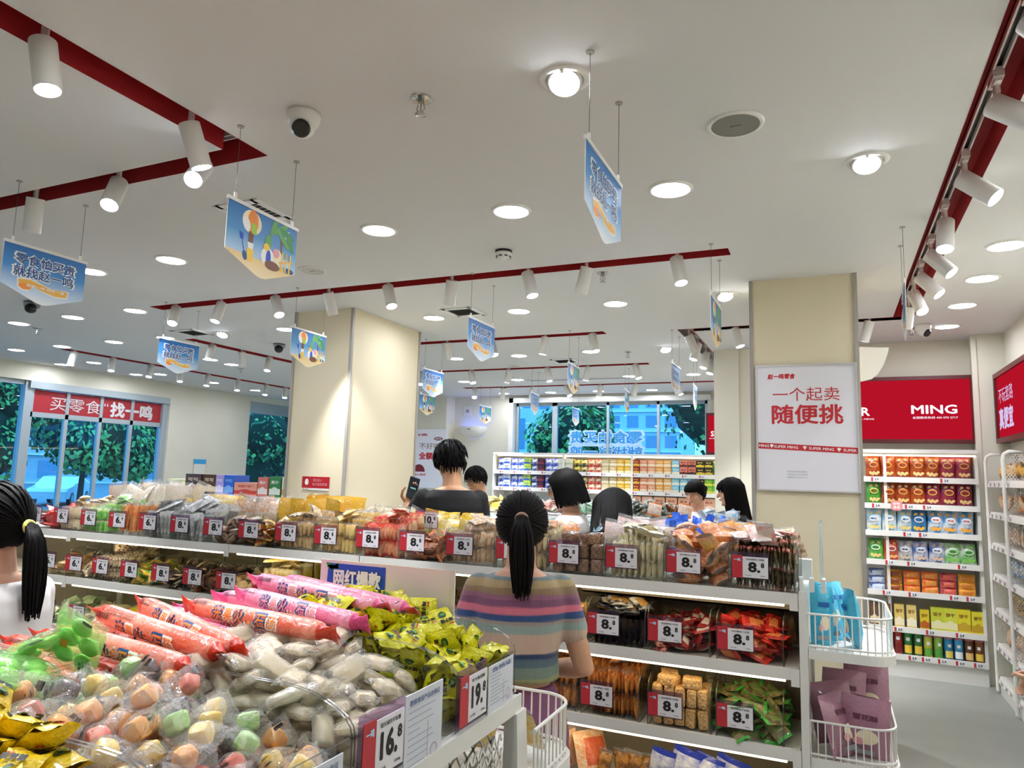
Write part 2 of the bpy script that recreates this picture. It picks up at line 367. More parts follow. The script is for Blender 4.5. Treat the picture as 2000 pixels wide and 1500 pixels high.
spots('along the slanting channel towards the small red screen', [(-1.185, 6.66, 40, 65), (-1.185, 7.12, 225, 70), (-1.185, 7.67, 230, 72), (-1.185, 8.11, 230, 72), (-1.185, 8.69, 235, 72), (-1.185, 9.25, 225, 66), (-1.185, 9.72, 225, 66)])
spots('along the channel above the chips aisle', [(.565, 2.32, -20, 55), (.565, 2.82, -25, 42), (.565, 3.49, -25, 45), (.565, 4.08, 255, 68), (.565, 4.64, -25, 50), (.565, 5.14, -25, 50), (.565, 5.59, -60, 60), (.565, 5.99, 100, 60)])
spots('on the cross channel either side of the poster pillar', [(-.75, 6.48, 250, 72), (.32, 6.48, 60, 70)], PI/2)
spots('on the channel by the storefront', [(-8.41, y, -70+20*(i % 2), 75) for i, y in enumerate((5.63, 6.15, 6.72, 7.21, 7.7, 8.28, 8.9, 9.34))])
spots('on the channel between bare pillar and storefront', [(-6.28, 5.77, 280, 72), (-6.28, 6.21, 110, 72), (-6.28, 6.66, 290, 74)])
# cameras
def dome_cam(x, y, label, az, dark=False):
    t = thing('security_camera', label, 'security camera', (x, y, H), az)
    b = MB().lathe([(0, 0), (.062, 0), (.064, -.012), (.06, -.04), (.05, -.052), (0, -.055)], n=28); b.build('base', white if not dark else glassy('smoke_base', '#d8d8d8', .2), t)
    h = MB().ell((0, -.006, -.058), .047, .047, .043, 22, 14, 0); hd = h.build('eyeball', blackm if dark else white, t)
    if not dark:
        c = Vector((0, -.006, -.058)); d = Vector((.25, -.8, -.55)).normalized(); MB().tube([c+d*.022, c+d*.043, c+d*.049], [.034, .034, .026], 20).build('lens_window', blackm, t)
dome_cam(-1.81, 2.01, 'white eyeball security camera above the beach banner, black lens', .3)
dome_cam(-5.5, 5.97, 'smoked dome security camera beside the bare pillar', 0, True)
dome_cam(.74, 6.8, 'white eyeball security camera at the end of the chips aisle', .6)
dome_cam(-6.2, 3.74, 'dark dome camera half hidden by the blue slogan banner', 0, True)
def sprinkler(x, y, label, first=[None]):
    if first[0]: return dup(first[0], (x, y, H), None, label)
    t = thing('fire_sprinkler', label, 'sprinkler', (x, y, H), 0, 'ceiling sprinklers')
    MB().lathe([(.0, -.002), (.03, -.002), (.038, -.006), (.042, 0)], n=24).build('escutcheon', chrome, t)
    b = MB().cyl((0, 0, 0), (0, 0, -.025), .012, .01, 12); b.tube([(.01, 0, -.02), (.017, 0, -.04), (.005, 0, -.06)], .003, 6); b.tube([(-.01, 0, -.02), (-.017, 0, -.04), (-.005, 0, -.06)], .003, 6); b.cyl((0, 0, -.025), (0, 0, -.058), .003, n=6)
    b.build('frame', chrome, t); MB().lathe([(0, -.06), (.022, -.062), (.022, -.064), (0, -.066)], n=14).build('deflector', chrome, t); first[0] = t
for x, y, l in ((-1.33, 2.08, 'chrome sprinkler head alone on the ceiling beside the white eyeball camera'), (-1.36, 4.45, 'chrome sprinkler head just past the long red channel'), (-1.98, 7.44, 'small chrome sprinkler between the channels before the end window'),
                (-7.38, 4.53, 'chrome sprinkler between downlights near the storefront'), (-7.44, 7.36, 'small chrome sprinkler by the channel near the storefront'), (.66, 6.91, 'chrome sprinkler beside the camera at the chips aisle end')): sprinkler(x, y, l)
def speaker(x, y, label, g, r=.105):
    t = thing('ceiling_speaker', label, 'speaker', (x, y, H))
    MB().lathe([(r*.85, -.007), (r*.9, -.01), (r, -.006), (r*1.02, .001)], n=36).build('trim_ring', white, t)
    MB().lathe([(0, -.008), (r*.5, -.0075), (r*.86, -.006)], n=36).build('grille', g, t)
    MB().box(-.02, .02, -.003, .003, -.01, -.0078).build('badge', greym, t)
spg = pm('speaker_grille', '#8d8b84', .7, c2='#77756e', scale=900)
speaker(-.3, 2.68, 'round grey mesh ceiling speaker in the bare ceiling before the poster pillar', spg)
speaker(-3.21, 3.75, 'round pale ceiling speaker beside the beach banner near the long red channel', pm('pale_grille', '#c9c4ba', .7), .095)
speaker(-3.59, 8.04, 'small pale round ceiling speaker before the second last channel', MATS['pale_grille'], .095)
t = thing('smoke_detector', 'white smoke detector with black base above the long red channel', 'smoke detector', (-1.79, 3.8, H))
MB().lathe([(0, 0), (.052, 0), (.052, -.014), (.048, -.016)], n=28).build('base', blackm, t)
b = MB().lathe([(.05, -.014), (.05, -.03), (.042, -.042), (.025, -.05), (0, -.052)], n=28)
for k in range(8):
    a = k*PI/4; b.box(-.01, .01, .036, .046, -.043, -.036, 1); b.xf(Matrix.Rotation(a, 4, 'Z'), len(b.v)-8)
b.build('cover', [white, blackm], t)
def vent(x, y, w, d, label, rz=0):
    t = thing('air_vent', label, 'air vent', (x, y, H), rz); f = .022; b = MB()
    for s in (-1, 1): b.box(s*w/2-f, s*w/2+f, -d/2-f, d/2+f, -.008, .0); b.box(-w/2, w/2, s*d/2-f, s*d/2+f, -.008, 0)
    b.build('frame', white, t); MB().box(-w/2, w/2, -d/2, d/2, -.0015, -.0005).build('opening', pm('vent_dark', '#3c3833', .9), t)
    n = 7; s = MB()
    for k in range(n):
        y0 = -d/2+(k+.5)*d/n; s.add([(-w/2, y0-.012, -.007), (w/2, y0-.012, -.007), (w/2, y0+.006, -.002), (-w/2, y0+.006, -.002)], [(0, 1, 2, 3)])
    s.build('louvres', greytrim, t)
vent(-2.77, 2.75, .26, .24, 'square louvred air vent partly hidden by the beach banner'); vent(-5.93, 5.19, .28, .26, 'square grey air vent near the storefront side channel')
vent(-2.8, 5.19, .26, .26, 'square air vent between long red channel and next slogan banner'); vent(-2.85, 7.85, .26, .26, 'square air vent before the second last channel')
vent(-3.2, 9.4, 1.5, .1, 'long slim air slot before the last red channel'); vent(-9.92, 7.4, 1.9, .1, 'long slim air slot along the storefront glass', PI/2)
# ------------------------------------------------------------------ hanging banners
def ramp_z(name, stops, lo, hi, rough=.45):
    """printed colour bands down a panel (ink on the panel, in its own coordinates)"""
    m, N, L, b = nt(name); tc = N.new('ShaderNodeTexCoord'); s = N.new('ShaderNodeSeparateXYZ'); L.new(tc.outputs['Object'], s.inputs[0])
    mr = N.new('ShaderNodeMapRange'); mr.inputs[1].default_value = lo; mr.inputs[2].default_value = hi; L.new(s.outputs['Z'], mr.inputs[0])
    r = N.new('ShaderNodeValToRGB'); e = r.color_ramp.elements
    e[0].position = stops[0][0]; e[0].color = lin(stops[0][1]); e[1].position = stops[-1][0]; e[1].color = lin(stops[-1][1])
    for p, c in stops[1:-1]: k = e.new(p); k.color = lin(c)
    L.new(mr.outputs[0], r.inputs[0]); L.new(r.outputs[0], b.inputs['Base Color']); b.inputs['Roughness'].default_value = rough; return m
banm = ramp_z('banner_print', [(0, '#eef3f6'), (.22, '#c4dbef'), (.6, '#3f8fd2'), (1, '#1f6cb4')], -.27, 0)
artm = ramp_z('beach_print', [(0, '#f0e0b8'), (.26, '#e9c987'), (.3, '#a9cbe6'), (.6, '#4a90c8'), (1, '#2b70b0')], -.27, 0)
paint = {n: pm('ink_'+n, c, .5) for n, c in dict(white='#f4f4f2', navy='#16528f', gold='#efb64a', orange='#f08f3a', green='#3f8f4e', leaf='#66a85a', brown='#7a4a2c', yellow='#f4c93c', red='#c8202a', darkred='#7a1016', pink='#e9a3a8', sand='#e8c98c', lime='#a6c845', black='#161616', grey='#8b8f94', cyan='#3fa6dc', pale='#b9dcf0', skyblue='#8cc0e8', cream='#f2e6c4', blue='#1d4fc0').items()}
PK = list(paint); PI_ = {k: i for i, k in enumerate(PK)}; PL = [paint[k] for k in PK]
def blob(mb, c, rx, rz, m, y, rot=0, n=18, a0=0, a1=2*PI):
    P = []
    for k in range(n+(1 if a1-a0 < 6.2 else 0)):
        t = a0+(a1-a0)*k/n; x, z = rx*math.cos(t), rz*math.sin(t); P.append((c[0]+x*math.cos(rot)-z*math.sin(rot), y, c[1]+x*math.sin(rot)+z*math.cos(rot)))
    mb.add(P, [tuple(range(len(P)))], m)
def poly(mb, pts, m, y): mb.add([(p[0], y, p[1]) for p in pts], [tuple(range(len(pts)))], m)
def make_banner(label, loc, rz, first=[None]):
    if first[0]: return dup(first[0], loc, (0, 0, rz), label)
    t = thing('hanging_banner', label, 'banner', loc, rz, 'pentagon banners hung on wires'); z0 = -.31; w = .205
    P = [(-w, 0), (w, 0), (w, -.2), (.03, -.265), (0, -.27), (-.03, -.265), (-w, -.2)]
    b = MB(); n = len(P); F = [(x, -.0015, z) for x, z in P]; B = [(x, .0015, z) for x, z in P]
    b.add(F+B, [tuple(range(n))[::-1]], 0); b.add(F+B, [tuple(range(n, 2*n))], 1); b.add(F+B, [(i, (i+1) % n, n+(i+1) % n, n+i) for i in range(n)], 2)
    pn = b.build('panel', [banm, artm, white], t, (0, 0, z0))
    X, Z = Vector((1, 0, 0)), Vector((0, 0, 1)); s = MB(); y = -.0018
    for row, (txt, zc, x0, sl) in enumerate((('零食怕买贵', -.062, 0, 0), ('就找赵一鸣', -.125, -.004, 0))):
        text(s, txt, (x0, y, zc), X, Z, .056, PI_['white'], .075, .31)
        text(s, txt, (x0, y-.0006, zc), X, Z, .05, PI_['navy'], .028, .295)
    rb = [(-.125, -.165), (-.07, -.158), (-.02, -.168), (.04, -.182), (.1, -.175), (.12, -.178), (.115, -.207), (.06, -.212), (0, -.203), (-.05, -.19), (-.06, -.192), (-.065, -.208), (-.1, -.212), (-.12, -.2)]
    poly(s, [(x*1.06, z*1.0+.0+(z+.188)*.25) for x, z in rb], PI_['white'], y-.0003); poly(s, rb, PI_['gold'], y-.0006); blob(s, (-.093, -.195), .03, .014, PI_['orange'], y-.0008)
    text(s, '悠悠一鸣 快乐一夏', (0.01, y-.001, -.187), X, Z-.12*X*0, .014, PI_['white'], .02, .19)
    s.build('lettering', PL, pn)
    a = MB(); y = .0018; U = Vector((-1, 0, 0))
    def A(mb, c, rx, rz, m, dy=0, rot=0, **k): blob(mb, (-c[0], c[1]), rx, rz, PI_[m], y+dy, -rot, **k)
    def Q(pts, m, dy=0): poly(a, [(-p[0], p[1]) for p in pts], PI_[m], y+dy)
    text(a, 'SUPER', (-.13-.012*0, y, -.05), Vector((0, 0, -1)), U*1, .014, PI_['white'], .03, .05); text(a, 'MING', (-.15, y, -.045), Vector((0, 0, -1)), U, .014, PI_['white'], .03, .042)
    A(a, (-.07, -.055), .055, .05, 'cream'); A(a, (-.065, -.05), .03, .048, 'orange', .0003); A(a, (-.1, -.07), .02, .03, 'white', .0005, .4)
    Q([(-.075, -.055), (-.045, -.06), (-.04, -.1), (-.07, -.1)], 'lime', .0008); Q([(-.085, -.095), (-.055, -.09), (-.06, -.14), (-.085, -.14)], 'brown', .0006); Q([(-.09, -.14), (-.055, -.14), (-.058, -.168), (-.085, -.168)], 'white', .0007)
    Q([(-.092, -.165), (-.052, -.165), (-.058, -.215), (-.085, -.215)], 'yellow', .0008); Q([(-.135, -.11), (-.115, -.115), (-.112, -.14), (-.13, -.138)], 'blue', .0004); Q([(-.122, -.138), (-.118, -.138), (-.1, -.19), (-.106, -.19)], 'blue', .0004); A(a, (-.1, -.2), .012, .02, 'navy', .0005, .3)
    for k, (cx, cz, r) in enumerate(((.1, -.03, .6), (.14, -.04, -.3), (.06, -.03, 1.2), (.16, -.07, -1.0), (.12, -.07, -.7))): A(a, (cx, cz), .05, .014, 'green' if k % 2 else 'leaf', .0003+.0001*k, r)
    Q([(.1, -.05), (.112, -.05), (.118, -.15), (.106, -.15)], 'brown', .0002)
    for k, (cx, cz, rx, rz, m) in enumerate(((.03, -.17, .04, .04, 'white'), (.035, -.175, .015, .038, 'blue'), (.09, -.16, .03, .04, 'cream'), (.08, -.14, .02, .02, 'pink'), (.06, -.2, .045, .02, 'brown'), (.03, -.105, .02, .03, 'leaf'), (.02, -.13, .018, .016, 'yellow'), (.14, -.17, .03, .02, 'pale'), (.165, -.195, .03, .012, 'navy'))): A(a, (cx, cz), rx, rz, m, .0005+.0001*k)
    for x0 in (.115, .14, .165): Q([(x0, -.125), (x0+.008, -.12), (x0+.004, -.21), (x0-.006, -.21)], 'yellow', .0018)
    Q([(.1, -.17), (.185, -.15), (.185, -.158), (.1, -.178)], 'gold', .002)
    a.build('picture', PL, pn)
    MB().box(-w-.005, w+.005, -.005, .005, z0-.002, z0+.012).build('top_rail', white, t)
    for sx in (-.17, .17):
        MB().cyl((sx, 0, z0+.03), (sx, 0, -.002), .0011, n=5).build('wire', pm('wire_steel', '#55524d', .4, metal=.6), t)
        h = MB().box(sx-.007, sx+.007, -.003, .003, z0+.01, z0+.034); h.build('clip', white, t); MB().cyl((sx, 0, -.004), (sx, 0, 0), .014, n=12).build('ceiling_button', greytrim, t)
    first[0] = t; return t
for x, y, ty, r, lb in [(-3.57, 2.2, 0, 0, 'blue slogan banner hanging before the short red channel, largest of its kind'), (-2.125, 2.17, 1, 2, 'beach picture banner hanging under the corner of the two red channels'),
        (-.67, 2.2, 0, 0, 'blue slogan banner seen sharply aslant, hanging beside the tilted recessed lamp'), (-5.05, 4.29, 0, 0, 'blue slogan banner hanging at the open end of the long red channel'),
        (-3.645, 4.27, 1, 2, 'beach picture banner hanging in front of the bare cream pillar'), (-2.2, 4.35, 0, 0, 'blue slogan banner hanging beneath the square vent, just right of the bare pillar'),
        (-.6, 4.25, 1, 0, 'banner turned edge-on, hanging beside the poster pillar'), (.385, 4.3, 1, -3, 'banner turned nearly edge-on below the chips aisle channel'), (-3.76, 6.35, 0, 0, 'blue slogan banner hanging hard beside the bare pillar edge'),
        (-2.22, 6.36, 1, 4, 'beach picture banner hanging above the end window text'), (-1.3, 6.6, 0, 0, 'pale glossy banner hanging beside the slanting red channel'), (-3.5, 8.52, 0, 8, 'small slogan banner over the pale tower block in the window'),
        (-2.25, 8.42, 1, 8, 'small beach banner hanging before the dark trees of the end window'), (-1.39, 8.16, 0, 4, 'small slogan banner hanging beside the small red screen'), (-4.95, 10.0, 1, 0, 'small beach banner hanging by the wall-mounted air device'),
        (-5.05, 8.4, 1, 0, 'beach banner half hidden by the bare pillar, above the wall poster'), (-3.62, 10.5, 0, 4, 'small slogan banner touching the mirrored window text')]:
    make_banner(lb.replace('just right of', 'just past'), (x, y, H), (PI/2 if ty == 0 else -PI/2)+A(r))
# ------------------------------------------------------------------ posters and screens
X3, Z3 = Vector((1, 0, 0)), Vector((0, 0, 1))
def frame(mb, x0, x1, z0, z1, y, w, d, m=0):
    mb.box(x0, x1, y, y+d, z0, z0+w, m); mb.box(x0, x1, y, y+d, z1-w, z1, m); mb.box(x0, x0+w, y, y+d, z0+w, z1-w, m); mb.box(x1-w, x1, y, y+d, z0+w, z1-w, m)
t = thing('pillar_poster', 'large white framed poster with red slogan on the cream pillar', 'poster', (-.14, 4.95, 2.0))
b = MB(); frame(b, -.305, .305, -.41, .41, -.012, .01, .025); b.build('frame', pm('poster_frame', '#d5d3d2', .3, metal=.3), t)
MB().box(-.297, .297, -.004, .012, -.402, .402).build('sheet', pm('poster_sheet', '#eceaf0', .35), t)
s = MB(); y = -.0055; R_ = PI_['red']
text(s, '赵一鸣零食', (-.145, y, .335), X3, Z3, .034, R_, .05, .165, shear=.15)
text(s, '一个起卖', (-.0, y, .215), X3, Z3, .088, R_, -.006, .4); text(s, '随便挑', (.005, y, .085), X3, Z3, .122, R_, .03, .42)
sh = lambda x: -.118-.05*(x+.3)
s.add([(-.296, y, sh(-.296)+.019), (.296, y, sh(.296)+.019), (.296, y, sh(.296)-.019), (-.296, y, sh(-.296)-.019)], [(0, 1, 2, 3)], R_)
u = Vector((1, 0, -.05)).normalized()
for x, w_, tx in ((-.26, .062, 'MING'), (-.125, .145, 'SUPER MING'), (.085, .145, 'SUPER MING'), (.25, .075, 'SUPER')): text(s, tx, (x, y-.001, sh(x)), u, Z3, .017, PI_['white'], .02, w_)
for x in (-.212, -.012, .188): poly(s, [(x-.012, sh(x)+.005), (x-.007, sh(x)+.012), (x+.007, sh(x)+.012), (x+.012, sh(x)+.005), (x, sh(x)-.012)], PI_['white'], y-.001)
for k, tx in enumerate(('如您对商品有疑问或建议', '欢迎关注公众号反馈', '客服热线 400-070-2717')): text(s, tx, (-.06, y, -.285-.018*k), X3, Z3, .009, PI_['grey'], 0, .12)
s.build('lettering', PL, t)
scr = emi('screen_red', '#c0142a', .22); scw = emi('screen_white', '#f4eefc', .32); scl = emi('screen_lilac', '#d2c2ec', .26)
def screen(name, lb, loc, rz, w, h, fr=.035):
    t = thing(name, lb, 'screen', loc, rz); b = MB(); frame(b, -w/2, w/2, -h/2, h/2, -.05, fr, .06); b.box(-w/2, w/2, .0, .04, -h/2, h/2); b.build('frame', pm('screen_frame', '#5d0f14', .4), t)
    MB().box(-w/2+fr, w/2-fr, -.03, -.02, -h/2+fr, h/2-fr).build('display', scr, t); return t
t = screen('advert_screen', 'wide red lit screen with white lettering above the wall of chips', (.55, 7.55, 2.345), 0, 1.3, .62)
s = MB(); text(s, 'SUPER', (-.385, -.034, -.015), X3, Z3, .078, 0, .03, .36); text(s, 'MING', (.325, -.034, .0), X3, Z3, .078, 0, .03, .36)
text(s, '赵一鸣零食 SUPER MING', (-.36, -.034, -.085), X3, Z3, .019, 0, .01, .38); text(s, '全国服务热线 400 070 2717', (.33, -.034, -.075), X3, Z3, .022, 0, .01, .36)
s.build('lettering', [scw], t)
t = screen('small_advert_screen', 'small red lit screen beside the end window reading SUPER', (-1.2, 10.95, 2.33), 0, 1.0, .62)
s = MB(); text(s, 'SUPER', (-.28, -.034, -.0), X3, Z3, .075, 0, .03, .3); text(s, '全国连锁零食', (-.3, -.034, -.07), X3, Z3, .016, 0, 0, .32); s.build('lettering', [scw], t)
t = screen('slogan_screen', 'red lit slogan screen on the side wall by the frame edge', (1.36, 6.72, 2.325), -PI/2, 1.24, .6, .04)
s = MB(); text(s, '不玩套路', (-.25, -.034, .095), X3, Z3, .125, 0, -.004, .52); text(s, '真便宜', (-.27, -.034, -.1), X3, Z3, .17, 0, .05, .5, shear=.0); s.build('lettering', [scl], t)
t = thing('monitoring_notice', 'small red and white notice on the bare cream pillar', 'notice', (-3.91, 4.775, 1.535))
MB().box(-.14, .14, -.003, .003, -.045, .05).build('red_panel', pm('notice_red', '#b81c28', .4), t); MB().box(-.14, .14, -.003, .003, -.062, -.045).build('white_strip', white, t)
s = MB(); text(s, '您已进入', (.02, -.004, .022), X3, Z3, .022, PI_['pink'], .01, .09); text(s, '电子监控区域', (.045, -.004, -.012), X3, Z3, .022, PI_['pink'], .01, .15)
text(s, '赵一鸣', (-.1, -.004, -.054), X3, Z3, .01, PI_['red'], .03, .05)
for k in range(12):
    a = k*PI/6; blob(s, (-.09+.016*math.cos(a), .006+.022*math.sin(a)), .005, .005, PI_['white'], -.004, n=6)
poly(s, [(-.1, .03), (-.088, .03), (-.075, -.01), (-.11, -.01)], PI_['white'], -.0042); s.build('lettering', PL, t)
t = thing('wall_poster', 'white wall poster half hidden behind the man in black', 'poster', (-6.45, 10.885, 1.9)); MB().box(-.33, .33, -.01, .01, -.53, .5).build('sheet', MATS['poster_sheet'], t)
s = MB(); text(s, '赵一鸣零食', (-.15, -.012, .4), X3, Z3, .045, PI_['red'], .04, .18); text(s, '不好吃', (0, -.012, .2), X3, Z3, .11, PI_['brown'], 0, .42); text(s, '全额退', (0, -.012, .03), X3, Z3, .12, PI_['red'], .05, .42)
blob(s, (.17, .33), .09, .03, PI_['darkred'], -.012); text(s, '品质承诺', (.17, -.013, .33), X3, Z3, .03, PI_['white'], .02, .12); blob(s, (-.2, -.25), .12, .13, PI_['darkred'], -.012, a0=0, a1=PI); text(s, '放心购买', (-.18, -.012, -.3), X3, Z3, .04, PI_['red'], .03, .25); s.build('lettering', PL, t)
t = thing('light_switch_plate', 'small white plate on the back wall above the air device', 'wall plate', (-5.88, 11.195, 2.74)); MB().box(-.07, .07, -.02, .0, -.08, .08).build('plate', white, t); MB().box(-.03, .03, -.024, -.02, -.03, .03).build('button', greytrim, t)
t = thing('insect_trap', 'white half-bowl wall device with a faint blue glow', 'insect trap', (-5.75, 11.19, 2.46))
b = MB(); R = []
for k in range(9):
    a = PI/2*k/8; R.append([(.26*math.cos(a)*math.cos(PI+PI*i/16), .2*math.cos(a)*math.sin(PI+PI*i/16), -.2*math.sin(a)) for i in range(17)])
for k in range(8): b.add(R[k]+R[k+1], [(i, i+1, 18+i, 17+i) for i in range(16)], 0, True)
b.build('bowl', white, t); MB().box(-.2, .2, -.12, -.08, -.05, -.03).build('uv_lamp', emi('uv', '#5a78ff', 3.0), t); MB().box(-.03, .03, -.2, -.195, -.06, -.045).build('badge', greym, t)
t = thing('curved_white_cover', 'curved white panel sticking out from behind the poster pillar', 'wall cover', (.18, 5.42, 2.57))
P = [(0, .02), (.2, .005), (.19, -.04), (.165, -.11), (.13, -.17), (.09, -.205), (0, -.225)]
MB().prism([(x, z) for x, z in P], 'y', -.02, .02).build('panel', white, t)
# ------------------------------------------------------------------ lettering on the glass
t = thing('window_lettering', 'mirrored cyan slogan stuck on the end window glass', 'window sticker', (-3.37, 11.285, 2.2))
s = MB(); U = Vector((-1, 0, 0))
for tx, z in (('零食怕买贵', .09), ('就找赵一鸣', -.16)): text(s, tx, (0, 0, z), U, Z3, .235, 0, .09, 1.28); text(s, tx, (0, -.002, z), U, Z3, .2, 1, .03, 1.22)
s.add([(-.55, .001, .0), (.6, .001, .0), (.62, .001, -.06), (-.6, .001, -.06)], [(0, 1, 2, 3)], 0)
s.build('lettering', [glassy('sticker_pale', '#e6f6fc', .05, .3, 0, .8, '#e6f6fc'), glassy('sticker_blue', '#7cd0f8', .05, .3, 0, .7, '#6cc8f6')], t)
t = thing('storefront_sign', 'red shop sign with white lettering behind the storefront glass', 'shop sign', (-10.186, 7.36, 2.48), PI/2)
MB().box(-1.1, 1.08, -.0, .006, -.15, .17).build('board', pm('sign_red', '#a8222a', .5), t)
s = MB(); text(s, '买零食', (-.42, -.004, .0), X3, Z3, .2, 0, -.004, .78); text(s, '“', (.05, -.004, .06), X3, Z3, .05, 0); text(s, '找一鸣', (.5, -.004, .0), X3, Z3, .22, 0, .05, .74); s.build('lettering', [pm('sign_white', '#d9d4d4', .5)], t)
# ------------------------------------------------------------------ outside
out = pm('asphalt', '#6d7780', .9, c2='#7a848c', scale=1.5)
g = MB(); g.box(-120, -10.4, -40, 160, -.62, -.52); g.box(-10.4, 60, 12.3, 160, -.62, -.52); struct(g.build('ground_outside', out))
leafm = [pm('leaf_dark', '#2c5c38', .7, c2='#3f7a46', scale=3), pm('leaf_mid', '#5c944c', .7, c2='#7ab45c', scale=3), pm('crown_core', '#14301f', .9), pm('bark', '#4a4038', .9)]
def tree(x, y, h, r, label, seed, light=0):
    R = random.Random(seed); t = thing('tree', label, 'tree', (x*1.75, y*1.75, -.52), 0, 'trees outside the windows'); b = MB()
    x, y = x*1.75, y*1.75; h = 1.65+(h-1.65)*1.75+.5; r *= 1.75
    B = [(R.gauss(0, r*.42), R.gauss(0, r*.42), h-r*.9+R.uniform(-.75, .5)*r, R.uniform(.42, .62)*r) for _ in range(9)]
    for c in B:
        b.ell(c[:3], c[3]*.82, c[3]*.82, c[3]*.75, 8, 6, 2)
        for _ in range(340):
            d = Vector((R.gauss(0, 1), R.gauss(0, 1), R.gauss(0, 1))).normalized(); p = Vector(c[:3])+d*c[3]*R.uniform(.78, 1.12); s = R.uniform(.07, .17)
            q = d.cross(Vector((R.uniform(-1, 1), R.uniform(-1, 1), R.uniform(-1, 1)))).normalized()*s; w = (d*.5+Vector((0, 0, -.6))).normalized()*s
            b.add([p-q, p+w*.7, p+q, p-w], [(0, 1, 2, 3)], 1 if R.random() < light else 0)
    b.build('crown', leafm, t); MB().tube([(0, 0, 0), (.05, 0, h*.35), (0, .05, h-r)], [.13, .1, .07], 8).build('trunk', leafm[3], t)
for a in [(-5.4, 16.5, 3.6, 1.1, 'rounded green tree before the pale tower, end window', 3, .6), (-2.6, 17, 6.6, 2.3, 'large dark tree filling the end window beside the small red screen', 4, .12), (-.2, 16.4, 6, 2.1, 'dark tree at the window edge behind the small red screen', 5, .1),
          (-17, 7.0, 4.6, 1.5, 'dark street tree behind the open storefront pane', 6, .3), (-17.5, 9.4, 4.3, 1.6, 'bright green street tree between the two middle mullions', 7, .7), (-17, 11.9, 3.9, 1.3, 'yellowish street tree behind the last storefront panes', 8, .8), (-18, 14.2, 4.1, 1.4, 'street tree seen at the wall end of the storefront', 9, .5), (-16.5, 18.3, 4.4, 2.0, 'leafy tree filling the narrow second window', 10, .4), (-19, 4.4, 5.2, 1.9, 'tall street tree past the sign end of the storefront', 12, .3)]: tree(*a)
def tower(x, y, w, d, h, label, nx, nz, wallc, rz=0, name='tower_block'):
    t = thing(name, label, 'building', (x, y, -.52), rz); MB().box(-w/2, w/2, 0, d, 0, h).build('walls', pm('facade_'+wallc, wallc, .8), t); b = MB()
    for i in range(nx):
        for j in range(nz):
            cx = -w/2+(i+.5)*w/nx; cz = h*(j+.5)/nz; a, c = w/nx*.3, h/nz*.3; b.box(cx-a, cx+a, -.05, .02, cz-c, cz+c)
    b.build('window_grid', pm('far_windows', '#6d8fa8', .3), t)
    b = MB()
    for j in range(nz): b.box(-w/2-.2, w/2+.2, -.35, 0, h*j/nz-.06, h*j/nz+.1)
    b.build('balcony_slabs', white, t)
tower(-40, 105, 40, 12, 60, 'pale tall tower block far beyond the end window', 14, 20, '#b9cdda'); tower(-19, 40, 4.5, 5, 6.2, 'low pale building with gable beyond the end window', 3, 2, '#c3d3dc', name='low_house')
tower(-72, 45, 70, 8, 17, 'pale apartment building across the street from the storefront', 18, 6, '#a9b4ba', PI/2, 'street_building')
def car(x, y, rz, label, col, first=[None]):
    t = thing('parked_car', label, 'car', (x, y, -.52), rz, 'cars parked across the pavement')
    side = [(-2.25, .35), (-2.3, .7), (-2.15, .86), (-1.2, .98), (-.55, 1.42), (.75, 1.47), (1.75, 1.1), (2.2, .98), (2.28, .6), (2.2, .32)]
    b = MB(); n = len(side); rings = []
    for yy, k in ((-.88, .93), (-.8, 1), (.8, 1), (.88, .93)): rings.append([(p[0]*(.985 if abs(yy) > .85 else 1), yy*(.8 if p[1] > 1.2 else 1), p[1]) for p in side])
    b.rings(rings, 0, True, False); b.build('body', pm('car_'+col, col, .25, coat=.8), t)
    g = MB()
    for s in (-1, 1): g.add([(-1.05, s*.885, .98), (-.5, s*.72, 1.37), (.7, s*.72, 1.41), (1.5, s*.885, 1.1)], [(0, 1, 2, 3)])
    g.build('side_windows', pm('car_glass', '#20303a', .1), t)
    for wx in (-1.4, 1.4):
        for s in (-1, 1):
            wh = MB().cyl((wx, s*.72, .33), (wx, s*.9, .33), .33, n=20).build('wheel', blackm, t); MB().cyl((wx, s*.9, .33), (wx, s*.91, .33), .2, n=16).build('hub_cap', chrome, wh)
car(-36.5, 24.5, 2.3, 'white hatchback parked outside the storefront by the first mullions', '#e8eef2'); car(-35.5, 30.5, 2.3, 'white saloon parked further along outside the storefront', '#dfe6ea')
